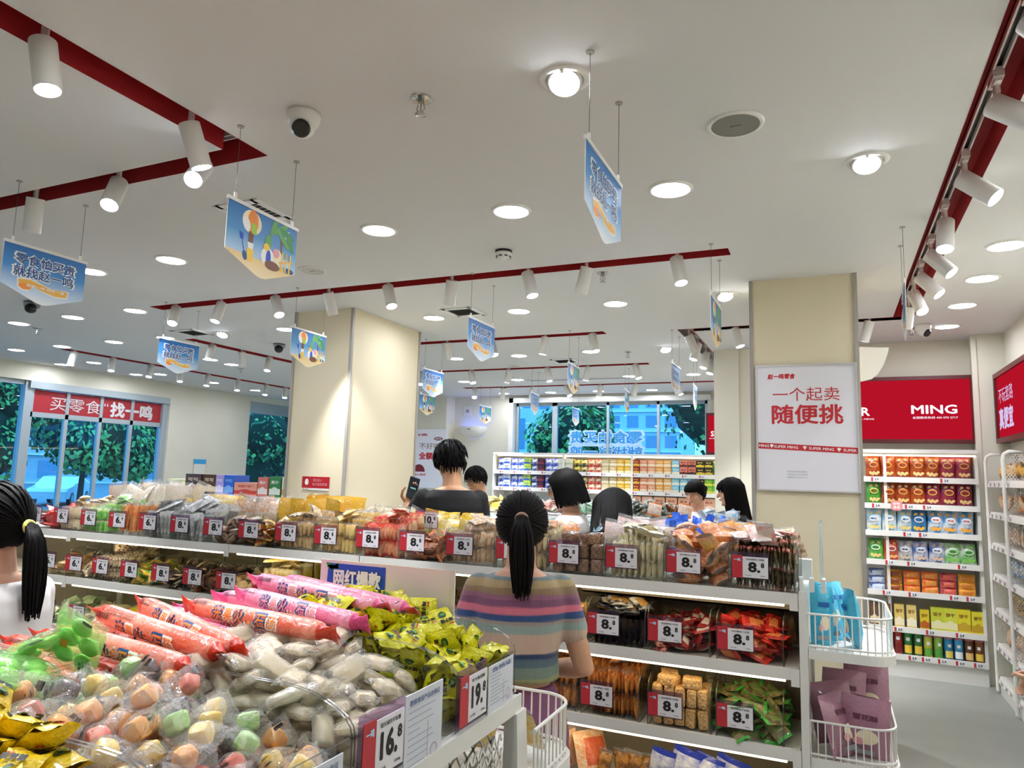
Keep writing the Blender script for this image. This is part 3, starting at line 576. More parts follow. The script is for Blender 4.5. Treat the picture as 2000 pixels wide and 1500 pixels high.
# ------------------------------------------------------------------ packets
def film(name, col, c2=None, scale=45, bump=.5, rough=.27, **k): return pm(name, col, rough, coat=.4, c2=c2, scale=scale, bump=bump, bscale=90, **k)
clear = glassy('clear_film', '#fefefe', .25, .06, .09, .1, '#ffffff', .8, 110)
milky = glassy('milky_film', '#fdfdfa', .2, .1, .06, .33, '#fffaf0', .6, 110)
def pillow(w, h, t, seed=0, seal=.1, nu=6, nv=8, crimp=.0, pr=(.25, .7), puff=2.6, sag=0):
    """sealed bag lying in x-z, front towards -y: faces 0 body, 1 crimped ends, 2 printed patch on the front"""
    R = random.Random(seed); b = MB(); off = R.uniform(0, 50)
    for s in (-1, 1):
        V = []
        for j in range(nv+1):
            v = -1+2*j/nv; zz = v*h/2
            if j == 1: zz = -h/2+seal*h
            if j == nv-1: zz = h/2-seal*h
            vv = zz/(h/2)
            for i in range(nu+1):
                u = -1+2*i/nu; d = max(0, 1-abs(u)**puff)**.6*max(0, 1-(abs(vv)/(1-seal*1.2))**puff if abs(vv) < 1-seal*1.2 else 0)**.55
                nz = noise.noise(Vector((u*1.7+off, vv*1.7, s*2.3+off)))*.3
                y = s*t/2*d*(1+nz)+s*.0004+ (R.uniform(-1, 1)*crimp if j in (0, nv) else 0)
                pin = 1-.09*max(0, d); x = u*w/2*(pin if j not in (0, nv) else 1)
                V.append((x+ .02*w*noise.noise(Vector((vv*2, off, 3))), y+sag*t*(1-vv*vv), zz+(R.uniform(-.012, .012)*h if j in (0, nv) else 0)))
        F, Mt = [], []
        for j in range(nv):
            for i in range(nu):
                q = (j*(nu+1)+i, j*(nu+1)+i+1, (j+1)*(nu+1)+i+1, (j+1)*(nu+1)+i); F.append(q if s < 0 else q[::-1])
                f = (j+.5)/nv; Mt.append(1 if j in (0, nv-1) else (2 if pr and pr[0] < f < pr[1] and (s < 0 or True) and 0 < i < nu-1 else 0))
        b.add(V, F, Mt, True)
    return b
def block(w, h, t, r=.15, seed=0, n=5, p=7):
    """soft-edged food block in thin wrap"""
    b = MB(); V = []; F = []; pw = p
    for ax in range(3):
        for s in (-1, 1):
            base = len(V)
            for j in range(n+1):
                for i in range(n+1):
                    p = [0, 0, 0]; p[ax] = s; p[(ax+1) % 3] = -1+2*i/n; p[(ax+2) % 3] = -1+2*j/n
                    q = Vector(p); L8 = (abs(q.x)**pw+abs(q.y)**pw+abs(q.z)**pw)**(1/pw); q = q/L8*(1+.1*noise.noise(q*1.6+Vector((seed*3.1, 0, 0))))
                    V.append((q.x*w/2, q.y*t/2, q.z*h/2))
            for j in range(n):
                for i in range(n):
                    q = (base+j*(n+1)+i, base+j*(n+1)+i+1, base+(j+1)*(n+1)+i+1, base+(j+1)*(n+1)+i); F.append(q if s > 0 else q[::-1])
    b.add(V, F, 0, True); return b
def twist(w, h, t, seed=0, n=10):
    """twist-ended candy: fat middle, fanned wrapper ends along x"""
    R = random.Random(seed); b = MB(); prof = [(-.5, .62), (-.42, .5), (-.31, .16), (-.25, .5), (-.15, .92), (0, 1), (.15, .92), (.25, .5), (.31, .16), (.42, .5), (.5, .62)]
    rings = []
    for k, (x, r) in enumerate(prof):
        fl_ = .25 if abs(x) > .3 else 1
        rings.append([(x*w, r*t/2*fl_*math.cos(2*PI*i/n)+(R.uniform(-.1, .1)*t if abs(x) > .4 else 0), r*h/2*math.sin(2*PI*i/n)*(1+R.uniform(-.12, .12))) for i in range(n)])
    b.rings(rings, 0, True, True); b.m = [1 if (abs(sum(b.v[i][0] for i in f)/len(f)) > .29*w) else 0 for f in b.f]; return b
GROUP = None
class Kind:
    """one sort of goods: a first object per variant, then copies"""
    def __init__(s, name, cat, label, meshes, mats, group=None, extra=None):
        s.name, s.cat, s.label, s.mats, s.group, s.n, s.extra = name, cat, label, mats, group or GROUP or label, 0, extra
        s.me = []
        for mb in meshes:
            me = bpy.data.meshes.new(name); me.from_pydata(mb.v, [], mb.f)
            for k in mats: me.materials.append(k)
            me.polygons.foreach_set('material_index', [min(i, len(mats)-1) for i in mb.m]); me.polygons.foreach_set('use_smooth', mb.sm); me.update(); s.me.append(me)
    def put(s, loc, rot, scale=1, v=None):
        v = s.n % len(s.me) if v is None else v; s.n += 1
        o = link(s.name, s.me[v], None, loc, rot); o.scale = (scale,)*3 if not isinstance(scale, tuple) else scale
        tag(o, s.label, s.cat, s.group)
        if s.extra: s.extra(o, v)
        return o
def drop(kinds, n, x0, x1, y0, y1, z0, r, sep, R, top=None, tilt=.6, spin=PI, base=0, flat=False):
    """let n things of kinds fall one by one into the box and come to rest on those below"""
    P = []; bias = top or (lambda x, y: 1e9)
    for k in range(n):
        best = None
        for tr in range(7):
            x, y = R.uniform(x0, x1), R.uniform(y0, y1); z = z0
            for (a, c, d) in P:
                q = (a-x)**2+(c-y)**2
                if q < r*r: z = max(z, d+sep*math.sqrt(1-q/(r*r)))
            e = z-bias(x, y)*.0 if not top else z-bias(x, y)
            if best is None or e < best[0]: best = (e, x, y, z)
        e, x, y, z = best
        if top and e > 0: continue
        P.append((x, y, z)); K = kinds[k % len(kinds)]
        K.put((x, y, z+base), (PI/2+R.gauss(0, tilt), R.gauss(0, tilt), R.uniform(-spin, spin)), R.uniform(.92, 1.08))
    return P
# ------------------------------------------------------------------ bins and price cards
def acrylic_bin(x0, x1, y0, y1, z0, hf, hb, label, face='s', th=.004, group='clear acrylic display bins', rx=None):
    """open-topped clear bin, low lip on its face side, cheeks with a rounded front shoulder"""
    t = thing('acrylic_bin', label, 'display bin', ((x0+x1)/2, (y0+y1)/2, z0), 0, group); w, d = (x1-x0)/2, (y1-y0)/2
    if face in 'ew': w, d = d, w; t.rotation_euler = (0, 0, PI/2 if face == 'e' else -PI/2)
    pr = [(-d, 0), (d, 0), (d, hb)]; r = rx or min(hb-hf, d*1.1)
    for k in range(8):
        a = PI/2*k/7; pr.append((-d+r-r*math.sin(a), hf+(hb-hf)*math.cos(a)))
    pr[-1] = (-d, hf)
    for s in (-1, 1):
        xa = s*w if s < 0 else w-th; MB().prism(pr, 'x', xa, xa+th, 0, 1).build('side_panel', [acr, acre], t)
    b = MB(); b.box(-w+th, w-th, -d, -d+th, 0, hf); b.m[-6:] = [1, 1, 0, 0, 0, 0]; b.build('front_panel', [acr, acre], t)
    b = MB(); b.box(-w+th, w-th, d-th, d, 0, hb); b.m[-6:] = [1, 1, 0, 0, 0, 0]; b.build('back_panel', [acr, acre], t)
    MB().box(-w+th, w-th, -d+th, d-th, 0, .003).build('bottom_panel', acr, t); return t
holder = glassy('card_holder', '#d9cbde', .1, .08, .02, .07, '#b8a4c0')
cardw = pm('card_white', '#e9e6ea', .4); cardr = pm('card_red', '#c2303a', .4)
CARD = {}
def price_card(price, label, loc, rz=0, w=.135, h=.086, tilt=0, body=''):
    key = (price, w, h, body)
    if key in CARD: return dup(CARD[key], loc, (tilt, 0, rz), label)
    t = thing('price_card', label, 'price card', loc, rz, 'red and white price cards', (tilt, 0, rz))
    MB().box(-w/2-.004, w/2+.004, -.003, .003, -h/2-.004, h/2+.012).build('holder', holder, t)
    MB().box(-w/2, -w/2+w*.3, -.005, -.0032, -h/2, h/2).build('red_strip', cardr, t); MB().box(-w/2+w*.3, w/2, -.0052, -.0032, -h/2+.002, h/2-.004).build('white_panel', cardw, t)
    s = MB(); a, c = price.split('.'); y = -.0056; cx = w*.15
    text(s, a+'.', (cx-w*.03, y, 0), X3, Z3, h*.42, 0, .055, w*(.3 if len(a) == 1 else .4)); text(s, c, (cx+w*(.2 if len(a) == 1 else .24), y, h*.1), X3, Z3, h*.2, 0, .05)
    s.build('price_figures', paint['black'], t)
    s = MB(); text(s, '一鸣', (-w*.35, y, h*.3), X3, Z3, h*.13, 1, .06, w*.18); text(s, body or '休闲零食小包装', (cx, y, h*.34), X3, Z3, h*.08, 0, .01, w*.5); text(s, '元/500g', (cx+w*.2, y, -h*.38), X3, Z3, h*.06, 0, .01); text(s, '产地 规格', (cx-w*.2, y, -h*.38), X3, Z3, h*.06, 0, 0)
    s.build('small_print', [paint['black'], paint['pale']], t); CARD[key] = t; return t
# ------------------------------------------------------------------ long gondola
GX0, GX1, GY = -5.6, -.13, 3.0
SH = [1.222, .945, .655, .37]
shelfback = pm('gondola_back', '#8d8472', .7)
g = thing('gondola_shelving', 'long white gondola shelving filled with bins of wrapped snacks', 'shelving', (0, 0, 0))
secs = [(-5.6, -4.33), (-4.33, -3.02), (-3.02, -2.155), (-2.155, GX1)]
for z in SH:
    for (a, c) in secs:
        b = MB(); b.box(a+.004, c-.004, GY, GY+.39, z-.012, z); b.box(a+.004, c-.004, GY-.004, GY+.012, z-.038, z+.004); b.box(a+.004, c-.004, GY+.41, GY+.8, z-.012, z); b.box(a+.004, c-.004, GY+.79, GY+.806, z-.038, z+.004)
        s = b.build('shelf', white, g); MB().box(a+.06, c-.05, GY-.002, GY+.02, z-.0465, z-.0385).build('light_strip', strip, s)
        MB().box(c-.03, c+.0, GY-.007, GY+.0, z-.06, z+.004).build('bracket', white, s)
MB().box(GX0, GX1, GY+.39, GY+.41, .1, 1.30).build('back_panel', shelfback, g)
MB().box(GX0, GX1, GY+.02, GY+.78, 0, .12).build('base', white, g)
for x in [s[0] for s in secs]+[GX1+.022]: MB().box(x-.02, x+.02, GY+.375, GY+.425, 0, 1.32).build('upright', white, g)
MB().box(GX1+.002, GX1+.03, GY-.005, GY+.805, 0, 1.235).build('end_panel', white, g)
rz_ = MB(); rz_.box(-1.05, GX1-.01, GY+.17, GY+.185, 1.13, 1.16); rz_.box(-1.05, GX1-.01, GY+.17, GY+.38, 1.13, 1.138); rz_.build('riser_shelf', pm('riser_grey', '#a49b88', .5), g)
t = thing('end_clip', 'white plastic clips on the gondola end holding a clear upright sheet', 'clip', (-.1, 3.02, 1.235))
for x in (-.02, .02, .06): MB().box(x-.008, x+.008, -.012, .05, 0, .05).build('jaw', white, t)
MB().box(.05, .058, .0, .3, .04, .26).build('clear_sheet', [glassy('sheet_tint', '#d5eef2', .2, .03, .05, .25)], t)
R = random.Random(11)
def file_row(K, x0, x1, y, z, n, lean=.12, jy=.008, rz=PI/2, jz=.004, sc=1):
    for i in range(n):
        x = x0+(i+.5)*(x1-x0)/n; K.put((x, y+R.uniform(-jy, jy), z+R.uniform(-jz, jz)), (R.gauss(0, .05), R.gauss(0, lean), rz+R.gauss(0, .13)), R.uniform(.95, 1.05)*sc)
def bin_goods(xc, z, spec, w=.25, d=.3, y0=GY+.012):
    """spec: (style, kinds, n...) - fill one bin whose front is at y0"""
    st, Ks = spec[0], spec[1]; a, c = xc-w/2+.012, xc+w/2-.012
    if st == 'file':           # filed upright in tiers
        n, h, tiers = spec[2], spec[3], spec[4]; th = spec[5]
        for k in range(tiers): file_row(Ks[0], a, c, y0+.055, z+h/2+.004+k*h*.93, n)
        file_row(Ks[0], a, c, y0+.15, z+h/2+.004+(tiers-1)*h*.93+.025, n); file_row(Ks[0], a, c, y0+.235, z+h/2+.004+(tiers-1)*h*.93+.05, max(3, n*2//3))
        for k in range(spec[6]): Ks[-1].put((R.uniform(a+.03, c-.03), y0+R.uniform(.06, .24), z+tiers*h*.95+.03+R.uniform(0, .04)), (PI/2+R.gauss(0, .35), R.gauss(0, .25), R.uniform(-1, 1)), R.uniform(.9, 1.1))
    elif st == 'block':
        nx, nz, h = spec[2:5]
        for k in range(nz):
            for i in range(nx):
                for q in (0, 1): Ks[0].put((a+(i+.5)*(c-a)/nx, y0+.045+q*.085, z+h/2+.004+k*h), (R.gauss(0, .04), R.gauss(0, .04), R.gauss(0, .08)), R.uniform(.96, 1.04))
        for k in range(spec[5]): Ks[-1].put((a+.06+k % 2*.1+R.uniform(-.01, .01), y0+.05+.07*(k//2), z+nz*h+.022), (R.gauss(0, .06), PI/2+R.gauss(0, .06), R.gauss(0, .15)), 1)
    elif st == 'heap':
        n, r, sep, top = spec[2:6]; n = int(n*1.5)
        drop(Ks, n, a+.02, c-.02, y0+.03, y0+d-.06, z+.02, r, sep, R, lambda x, y: z+top+(.02 if z > 1.1 else 0)+.06*min(1, (y-y0)/.15), tilt=.45)
    elif st == 'stick':
        for i in range(spec[2]): Ks[0].put((R.uniform(a, c), y0+R.uniform(.03, .2), z+spec[3]/2+.003+R.uniform(0, .02)), (R.gauss(0, .12), R.gauss(0, .1), R.uniform(0, PI)), R.uniform(.95, 1.05))
def li(c, k=.2):
    if not c: return c
    v = [int(c[i:i+2], 16) for i in (1, 3, 5)]; f = 1.0 if max(v) < 80 else min(1+k, 238/max(v)); m = sum(v)/3; return '#%02x%02x%02x' % tuple(max(0, min(255, int((m+(x-m)*1.0)*f))) for x in v)
def mk(name, cat, label, shape, dims, main, c2=None, seal=None, prt=None, nvar=3, scale=45, crimp=.003, **kw):
    main, c2, seal, prt = li(main), li(c2), li(seal), li(prt)
    f = {'p': pillow, 'b': block, 't': twist}[shape]
    ms = [f(*dims, seed=i*7+len(name), **({'crimp': crimp, **kw} if shape == 'p' else kw)) for i in range(nvar)]
    m = [film('goods_%s_%s' % (name, main), main, c2, scale), film('seal_%s' % seal, seal, bump=.3) if seal else clear, film('print_%s' % prt, prt) if prt else film('goods_%s_%s' % (name, main), main, c2, scale)]
    return Kind(name, cat, label, ms, m)
TOP = [
 ('red foil packets', '6.9', lambda: ('heap', [mk('jerky_packet', 'snack packet', 'glossy red foil packet heaped in the bin beside the ponytail girl', 'p', (.07, .1, .02), '#b3282c', '#d06a62', '#c23a3a', '#c9564f')], 26, .06, .022, .13)),
 ('beige rolls', '6.9', lambda: ('file', [mk('egg_roll_packet', 'snack packet', 'beige rolled wafer in clear film, bin next to red foil packets', 'p', (.075, .075, .03), '#cdbb9d', '#a8906c')], 8, .07, 2, .03, 5)),
 ('green strips', '6.9', lambda: ('file', [mk('seaweed_packet', 'snack packet', 'bright green and beige strip packet filed in a top shelf bin', 'p', (.07, .08, .022), '#5bb03c', '#c9c39a', None, '#55b544')], 10, .075, 2, .022, 3)),
 ('orange sticks', '6.9', lambda: ('stick', [mk('gluten_stick', 'snack stick', 'tall orange stick standing in the bin between green strips and silver packets', 'p', (.024, .19, .014), '#c8763c', '#e0a76c', None, None, nu=4)], 34, .17)),
 ('silver packets', '6.9', lambda: ('file', [mk('foil_packet', 'snack packet', 'silver grey foil packet in the bin beside orange sticks', 'p', (.09, .15, .026), '#8f8f8d', '#b9b9b6', '#a6a6a4', '#7d7d7c')], 6, .14, 1, .03, 4)),
 ('plain silver packets', '8.8', lambda: ('file', [mk('silver_packet', 'snack packet', 'silver grey foil packet in the bin beside pinkish brown clusters', 'p', (.09, .15, .026), '#8b8b8a', '#b3b3b0', '#9f9f9d', '#777776')], 6, .14, 1, .03, 4)),
 ('pinkish brown clusters', '8.8', lambda: ('heap', [mk('nut_cluster_packet', 'snack packet', 'clear packet of pinkish brown nut clusters, top shelf', 'p', (.07, .085, .03), '#a58870', '#7a5a44', None, None, scale=70)], 30, .055, .028, .14)),
 ('black and yellow packets', '8.8', lambda: ('heap', [mk('wafer_packet', 'snack packet', 'yellow and black printed packet tumbled in a top shelf bin', 'p', (.06, .1, .02), '#d9a83a', '#2a2420', '#3a302a', '#c4582e', scale=25), mk('wafer_packet', 'snack packet', 'dark orange printed packet tumbled among yellow ones', 'p', (.06, .1, .02), '#3b2a22', '#cf9a3c', '#d2a33e', '#d9b043', scale=25)], 34, .05, .024, .15)),
 ('beige crackers', '8.8', lambda: ('file', [mk('cracker_packet', 'snack packet', 'beige cracker in clear film filed in two tiers before the bare pillar', 'p', (.075, .075, .022), '#cbb086', '#9d7c52')], 10, .072, 2, .022, 3)),
 ('pale yellow round cookies', '8.8', lambda: ('file', [mk('cookie_packet', 'snack packet', 'pale yellow round cookie in clear film, filed in two tiers', 'p', (.08, .08, .024), '#dcc78e', '#c6a45a')], 9, .076, 2, .026, 4)),
 ('red-topped cream cakes', '8.8', lambda: ('file', [mk('cake_packet', 'snack packet', 'cream cake with red wrapper edge filed below the man in black', 'p', (.075, .085, .026), '#cf9a78', '#b8503f', '#b8443a', '#d8b78c')], 9, .08, 2, .026, 4)),
 ('orange and brown meat strips', '8.8', lambda: ('heap', [mk('meat_strip_packet', 'snack packet', 'brown meat strip packet with orange edge in a top shelf bin', 'p', (.055, .11, .022), '#6a4030', '#9a6446', '#b8683e', '#8a5a40')], 30, .05, .024, .15)),
 ('white candies with red dots', '8.8', lambda: ('file', [mk('nougat_roll_packet', 'snack packet', 'white roll with small red dots beside the striped woman', 'p', (.075, .08, .026), '#d9c9ac', '#b08a68', None, None, scale=60)], 9, .075, 2, .026, 5)),
 ('cream rolls behind the woman', '8.8', lambda: ('file', [mk('cream_roll_packet', 'snack packet', 'cream roll packet mostly hidden by the striped woman', 'p', (.075, .08, .03), '#cdbb98', '#94794f')], 8, .075, 2, .03, 3)),
 ('brown granola blocks', '8.8', lambda: ('block', [mk('granola_block', 'snack block', 'brown granola block in clear wrap, top shelf beyond the ponytail', 'b', (.048, .062, .075), '#8a6a52', '#5c4234', scale=110), ], 4, 2, .064, 4)),
 ('white cheese slabs', '8.8', lambda: ('file', [mk('cheese_slab', 'snack packet', 'white slab in pale film with black marks, filed in tiers', 'p', (.08, .085, .024), '#d8d2b4', '#b9ab82', '#d9d6c4', None)], 9, .075, 2, .026, 6)),
 ('orange twisted crisps', '8.8', lambda: ('heap', [mk('twisted_crisp_bag', 'snack bag', 'puffy clear bag of orange pink twisted crisps on the top shelf', 'p', (.09, .11, .05), '#d9a478', '#b86c46', None, None, scale=60), mk('twisted_crisp_bag', 'snack bag', 'puffy clear bag of pale orange crisps among darker ones', 'p', (.085, .1, .05), '#e3bb92', '#c98a5c', None, '#e2c06a', scale=60)], 24, .07, .042, .17)),
 ('fine brown bars with pink tops', '8.8', lambda: ('file', [mk('sesame_bar', 'snack bar', 'thin brown sesame bar with pink sealed top, last bin of top shelf', 'p', (.075, .085, .013), '#7c6a4c', '#4f4030', '#d98a7c', None, nu=4), mk('pink_wafer_bag', 'snack bag', 'white bag with pink filling lying on the last top shelf bin', 'p', (.07, .12, .025), '#e9ddd4', '#e0a090', '#ece6e2', '#d9c4b8')], 17, .08, 2, .013, 9))]
def place_bins(specs, xs, z, shelf, cardz=.062, hf=.13, hb=.165, y0=GY):
    for (nm, pr, fn), x in zip(specs, xs):
        acrylic_bin(x-.126, x+.126, y0+.006, y0+.3, z+.001, hf, hb, 'clear acrylic bin of %s on the %s shelf' % (nm, shelf))
        price_card(pr, '%s price card on the bin of %s, %s shelf' % (pr, nm.replace('fine brown bars with pink tops', 'pink-topped brown bars').replace('orange brown slices', 'orange slices'), shelf), (x-.052, y0-.002, z+cardz+.03), R.gauss(0, .02))
        bin_goods(x, z+.004, fn(), y0=y0+.012)
place_bins(TOP, [-4.645+.2585*k for k in range(18)], SH[0], 'top')
def hp(name, label, dims, main, c2, seal, prt, cat='snack packet', n=22, r=.055, sep=.026, top=.12, **k): return ('heap', [mk(name, cat, label, 'p', dims, main, c2, seal, prt, **k)], n, r, sep, top)
SECOND = [
 ('pale orange sticks', '6.9', lambda: hp('dough_stick_packet', 'pale orange dough stick packet on the second shelf', (.06, .11, .022), '#d8ad74', '#e6cfa4', None, None)),
 ('whitish puffs', '6.9', lambda: hp('rice_puff_packet', 'whitish rice puff packet on the second shelf', (.07, .08, .03), '#d2c7b2', '#b59f7c', None, None)),
 ('brown striped wafers', '6.9', lambda: ('file', [mk('striped_wafer_packet', 'snack packet', 'white and brown striped wafer packet filed on the second shelf', 'p', (.075, .08, .026), '#d3c4a6', '#5c4028', None, None, scale=60)], 9, .072, 2, .026, 3)),
 ('yellow crisps with green tab', '8.8', lambda: hp('yellow_crisp_packet', 'yellow crisp packet above a green patch, second shelf', (.08, .11, .03), '#cfa83c', '#e2c766', None, '#5fa044', top=.15)),
 ('black and silver packets', '8.8', lambda: hp('dark_chocolate_packet', 'black packet with silver ends on the second shelf', (.07, .09, .025), '#2a2624', '#5a5048', '#b8a690', '#3a3430')),
 ('dark brown jerky', '8.8', lambda: hp('dark_jerky_packet', 'dark brown jerky packet on the second shelf', (.08, .11, .022), '#3e2418', '#6a3c24', None, None, top=.15)),
 ('tan curls', '8.8', lambda: hp('tan_curl_packet', 'tan curl packet on the second shelf beside fanned yellow sachets', (.07, .08, .03), '#b99c70', '#d6bd92', None, None)),
 ('fanned yellow sachets', '8.8', lambda: ('file', [mk('yellow_sachet', 'sachet', 'long pale yellow sachet fanned out near the blue sign board', 'p', (.07, .17, .014), '#d9c78c', '#c8ae6a', '#d8cfae', '#e6c23a', nu=4)], 14, .15, 1, .014, 9)),
 ('white frilled sachets', '8.8', lambda: hp('white_sachet', 'white frilled sachet behind the sign board corner', (.06, .1, .016), '#dfe2df', '#8d8f92', '#eef0ee', None)),
 ('cream crackers behind the sign', '8.8', lambda: hp('cream_cracker_packet', 'cream cracker packet behind the blue sign board', (.07, .09, .02), '#d3bf96', '#a98d5c', None, None, n=16)),
 ('white buns beside the sign', '8.8', lambda: hp('bun_packet', 'white bun in clear film between sign board and striped sleeve', (.08, .08, .05), '#ded6c8', '#c9b9a0', None, None, n=14, r=.07, sep=.045)),
 ('toffees behind the woman', '8.8', lambda: hp('toffee_packet', 'toffee packet hidden behind the striped woman, second shelf', (.06, .08, .02), '#b98a50', '#8a5c30', None, None, n=10)),
 ('pale rolls behind the woman', '8.8', lambda: hp('pale_roll_packet', 'pale roll packet hidden behind the striped woman, second shelf', (.06, .08, .02), '#d0bd98', '#a08458', None, None, n=10)),
 ('yellow cheese blocks', '8.8', lambda: ('block', [mk('cheese_block', 'snack block', 'yellow cheese block stacked beside the striped sleeve', 'b', (.055, .065, .07), '#cf9f4e', '#dcb467', scale=60)], 3, 2, .067, 0)),
 ('black packets', '8.8', lambda: ('file', [mk('black_packet', 'snack packet', 'glossy black packet with white flashes filed on the second shelf', 'p', (.08, .11, .026), '#1d1f22', '#2e3136', '#1b1c1f', '#3c3a38', pr=(.55, .8)), mk('black_packet', 'snack packet', 'black packet with big white splash on the second shelf', 'p', (.08, .11, .026), '#202226', '#d8d8d6', '#1b1c1f', '#b58a4a', scale=22)], 9, .1, 1, .026, 11)),
 ('dark red packets', '8.8', lambda: hp('dark_red_packet', 'dark red packet in the half empty second shelf bin', (.05, .1, .02), '#6a1a1e', '#8e2a28', '#7a2024', '#b8a8a0', n=40, r=.05, sep=.022, top=.11)),
 ('bright red packets', '8.8', lambda: hp('bright_red_packet', 'bright red packet in the end bin of the second shelf', (.055, .11, .02), '#a8241e', '#84181a', '#b83026', '#b86a3c', n=48, r=.05, sep=.022, top=.125))]
place_bins(SECOND, [-4.47, -4.22, -3.98, -3.73, -3.47, -3.22, -2.97, -2.71, -2.45, -2.19, -1.93, -1.67, -1.41, -1.11, -.845, -.585, -.31], SH[1], 'second', .06, .115, .18)
THIRD = [
 ('pale green sweets', '6.9', lambda: hp('pale_green_packet', 'pale green and white sweet packet, third shelf', (.07, .09, .03), '#d5d9be', '#a8c68c', None, None, n=26, top=.15)),
 ('cream white sweets', '6.9', lambda: hp('cream_sweet_packet', 'cream white sweet packet, third shelf by the ponytail girl', (.07, .09, .03), '#d6cfb4', '#bfae86', None, None, n=24, top=.14)),
 ('lemon yellow packets', '6.9', lambda: hp('lemon_packet', 'lemon yellow packet on the third shelf above the red sausages', (.09, .13, .03), '#d8cf3a', '#bdb128', None, '#e6dc5a', n=16, r=.07, top=.14)),
 ('white star sweets', '6.9', lambda: hp('white_star_packet', 'white pointed packet on the third shelf above the sausages', (.07, .09, .03), '#e0d8bc', '#c7b88c', None, None, n=14)),
 ('orange brown slices by the purple trousers', '8.8', lambda: ('file', [mk('ginger_slice', 'snack packet', 'orange brown slice filed beside the purple trousers', 'p', (.08, .1, .022), '#b8783c', '#8a5228', None, '#e0a85c')], 8, .092, 2, .022, 4)),
 ('orange brown slices with white slips', '8.8', lambda: ('file', [mk('almond_slice', 'snack packet', 'orange brown slice filed in the bin with white paper slips', 'p', (.08, .1, .02), '#b57a42', '#7f4c28', None, '#dda55a')], 12, .092, 2, .02, 5)),
 ('tan nut bars', '8.8', lambda: ('block', [mk('nut_bar', 'snack bar', 'tan nut bar standing in the third shelf bin', 'b', (.042, .075, .07), '#c8a26a', '#9a7444', scale=130)], 5, 2, .075, 3)),
 ('green edged packets', '8.8', lambda: hp('green_edged_packet', 'brown nut packet with bright green edges, third shelf end bin', (.06, .12, .025), '#8a7a50', '#55502f', '#3c9238', '#6f7a44', n=48, r=.05, sep=.024, top=.18))]
place_bins(THIRD, [-4.42, -4.15, -3.8, -3.3, -1.14, -.87, -.585, -.315], SH[2], 'third', .06, .115, .19)
# loose bags on the riser, the lowest shelf, and the far side of the top shelf
def strew(K, xs, y, z, sp=.0, lay=.25, sc=1):
    for x in xs: K.put((x, y+R.uniform(-.03, .03), z), (R.gauss(0, .25), R.gauss(0, lay), R.gauss(0, .4)), R.uniform(.92, 1.1)*sc)
strew(mk('green_yellow_bag', 'snack bag', 'yellow and green bag on the grey riser under the top shelf', 'p', (.11, .1, .04), '#c8c83a', '#7fae3a', None, '#d8cf4a'), [-.99, -.9, -.8, -.71], 3.27, 1.172, lay=.1, sc=.8)
strew(mk('white_dumpling_bag', 'snack bag', 'white bag on the grey riser, middle stretch', 'p', (.12, .1, .05), '#dcd6c6', '#c9bfa6', None, None), [-.62, -.53, -.44], 3.27, 1.172, lay=.1, sc=.8)
strew(mk('pale_noodle_bag', 'snack bag', 'pale yellow bag at the pillar end of the grey riser', 'p', (.11, .1, .05), '#d9c78c', '#e6dcb8', None, None), [-.36, -.28, -.2], 3.27, 1.172, lay=.1, sc=.8)
for x0, K in ((-1.0, mk('brown_backing_packet', 'snack packet', 'brown packet at the back of the second shelf', 'p', (.09, .12, .03), '#8a6a3c', '#5c4424')), ): strew(K, [-.66, -.56, -.46, -.36, -.27, -.2], 3.3, 1.02)
K = mk('dark_back_packet', 'snack packet', 'brown packet in the dim back of the third shelf', 'p', (.09, .12, .04), '#8d7648', '#5a4628'); strew(K, [-1.2, -1.1, -1.0, -.9, -.8, -.7, -.6, -.5, -.4, -.3, -.22], 3.32, .74)
K = mk('dim_back_packet', 'snack packet', 'dim brown packet at the back of the second shelf, storefront half', 'p', (.1, .13, .05), '#7a6440', '#4a3826'); strew(K, [-4.6+.115*i for i in range(30)], 3.32, 1.02)
strew(mk('orange_snack_bag', 'snack bag', 'big clear bag of orange snacks on the lowest shelf by the basket', 'p', (.17, .22, .08), '#c88a5a', '#d9c0a0', None, '#b5522e'), [-1.13, -.98], 3.1, .47)
strew(mk('amber_snack_packet', 'snack packet', 'small amber packet standing on the lowest shelf', 'p', (.08, .13, .04), '#9a6a2c', '#5c3c1c', None, None), [-.92, -.84, -.8, -.75], 3.12, .44)
strew(mk('blue_white_bag', 'snack bag', 'blue and white striped bag on the lowest shelf', 'p', (.13, .2, .06), '#eceef2', '#2a3fae', '#1f2f8c', '#2b43b8', scale=14, pr=(.1, .5)), [-.66, -.57, -.49, -.41], 3.1, .46)
strew(mk('tan_tray_bag', 'snack bag', 'tan bag at the end of the lowest shelf', 'p', (.15, .15, .06), '#a8824c', '#c8ab78', None, None), [-.31, -.2], 3.1, .44)
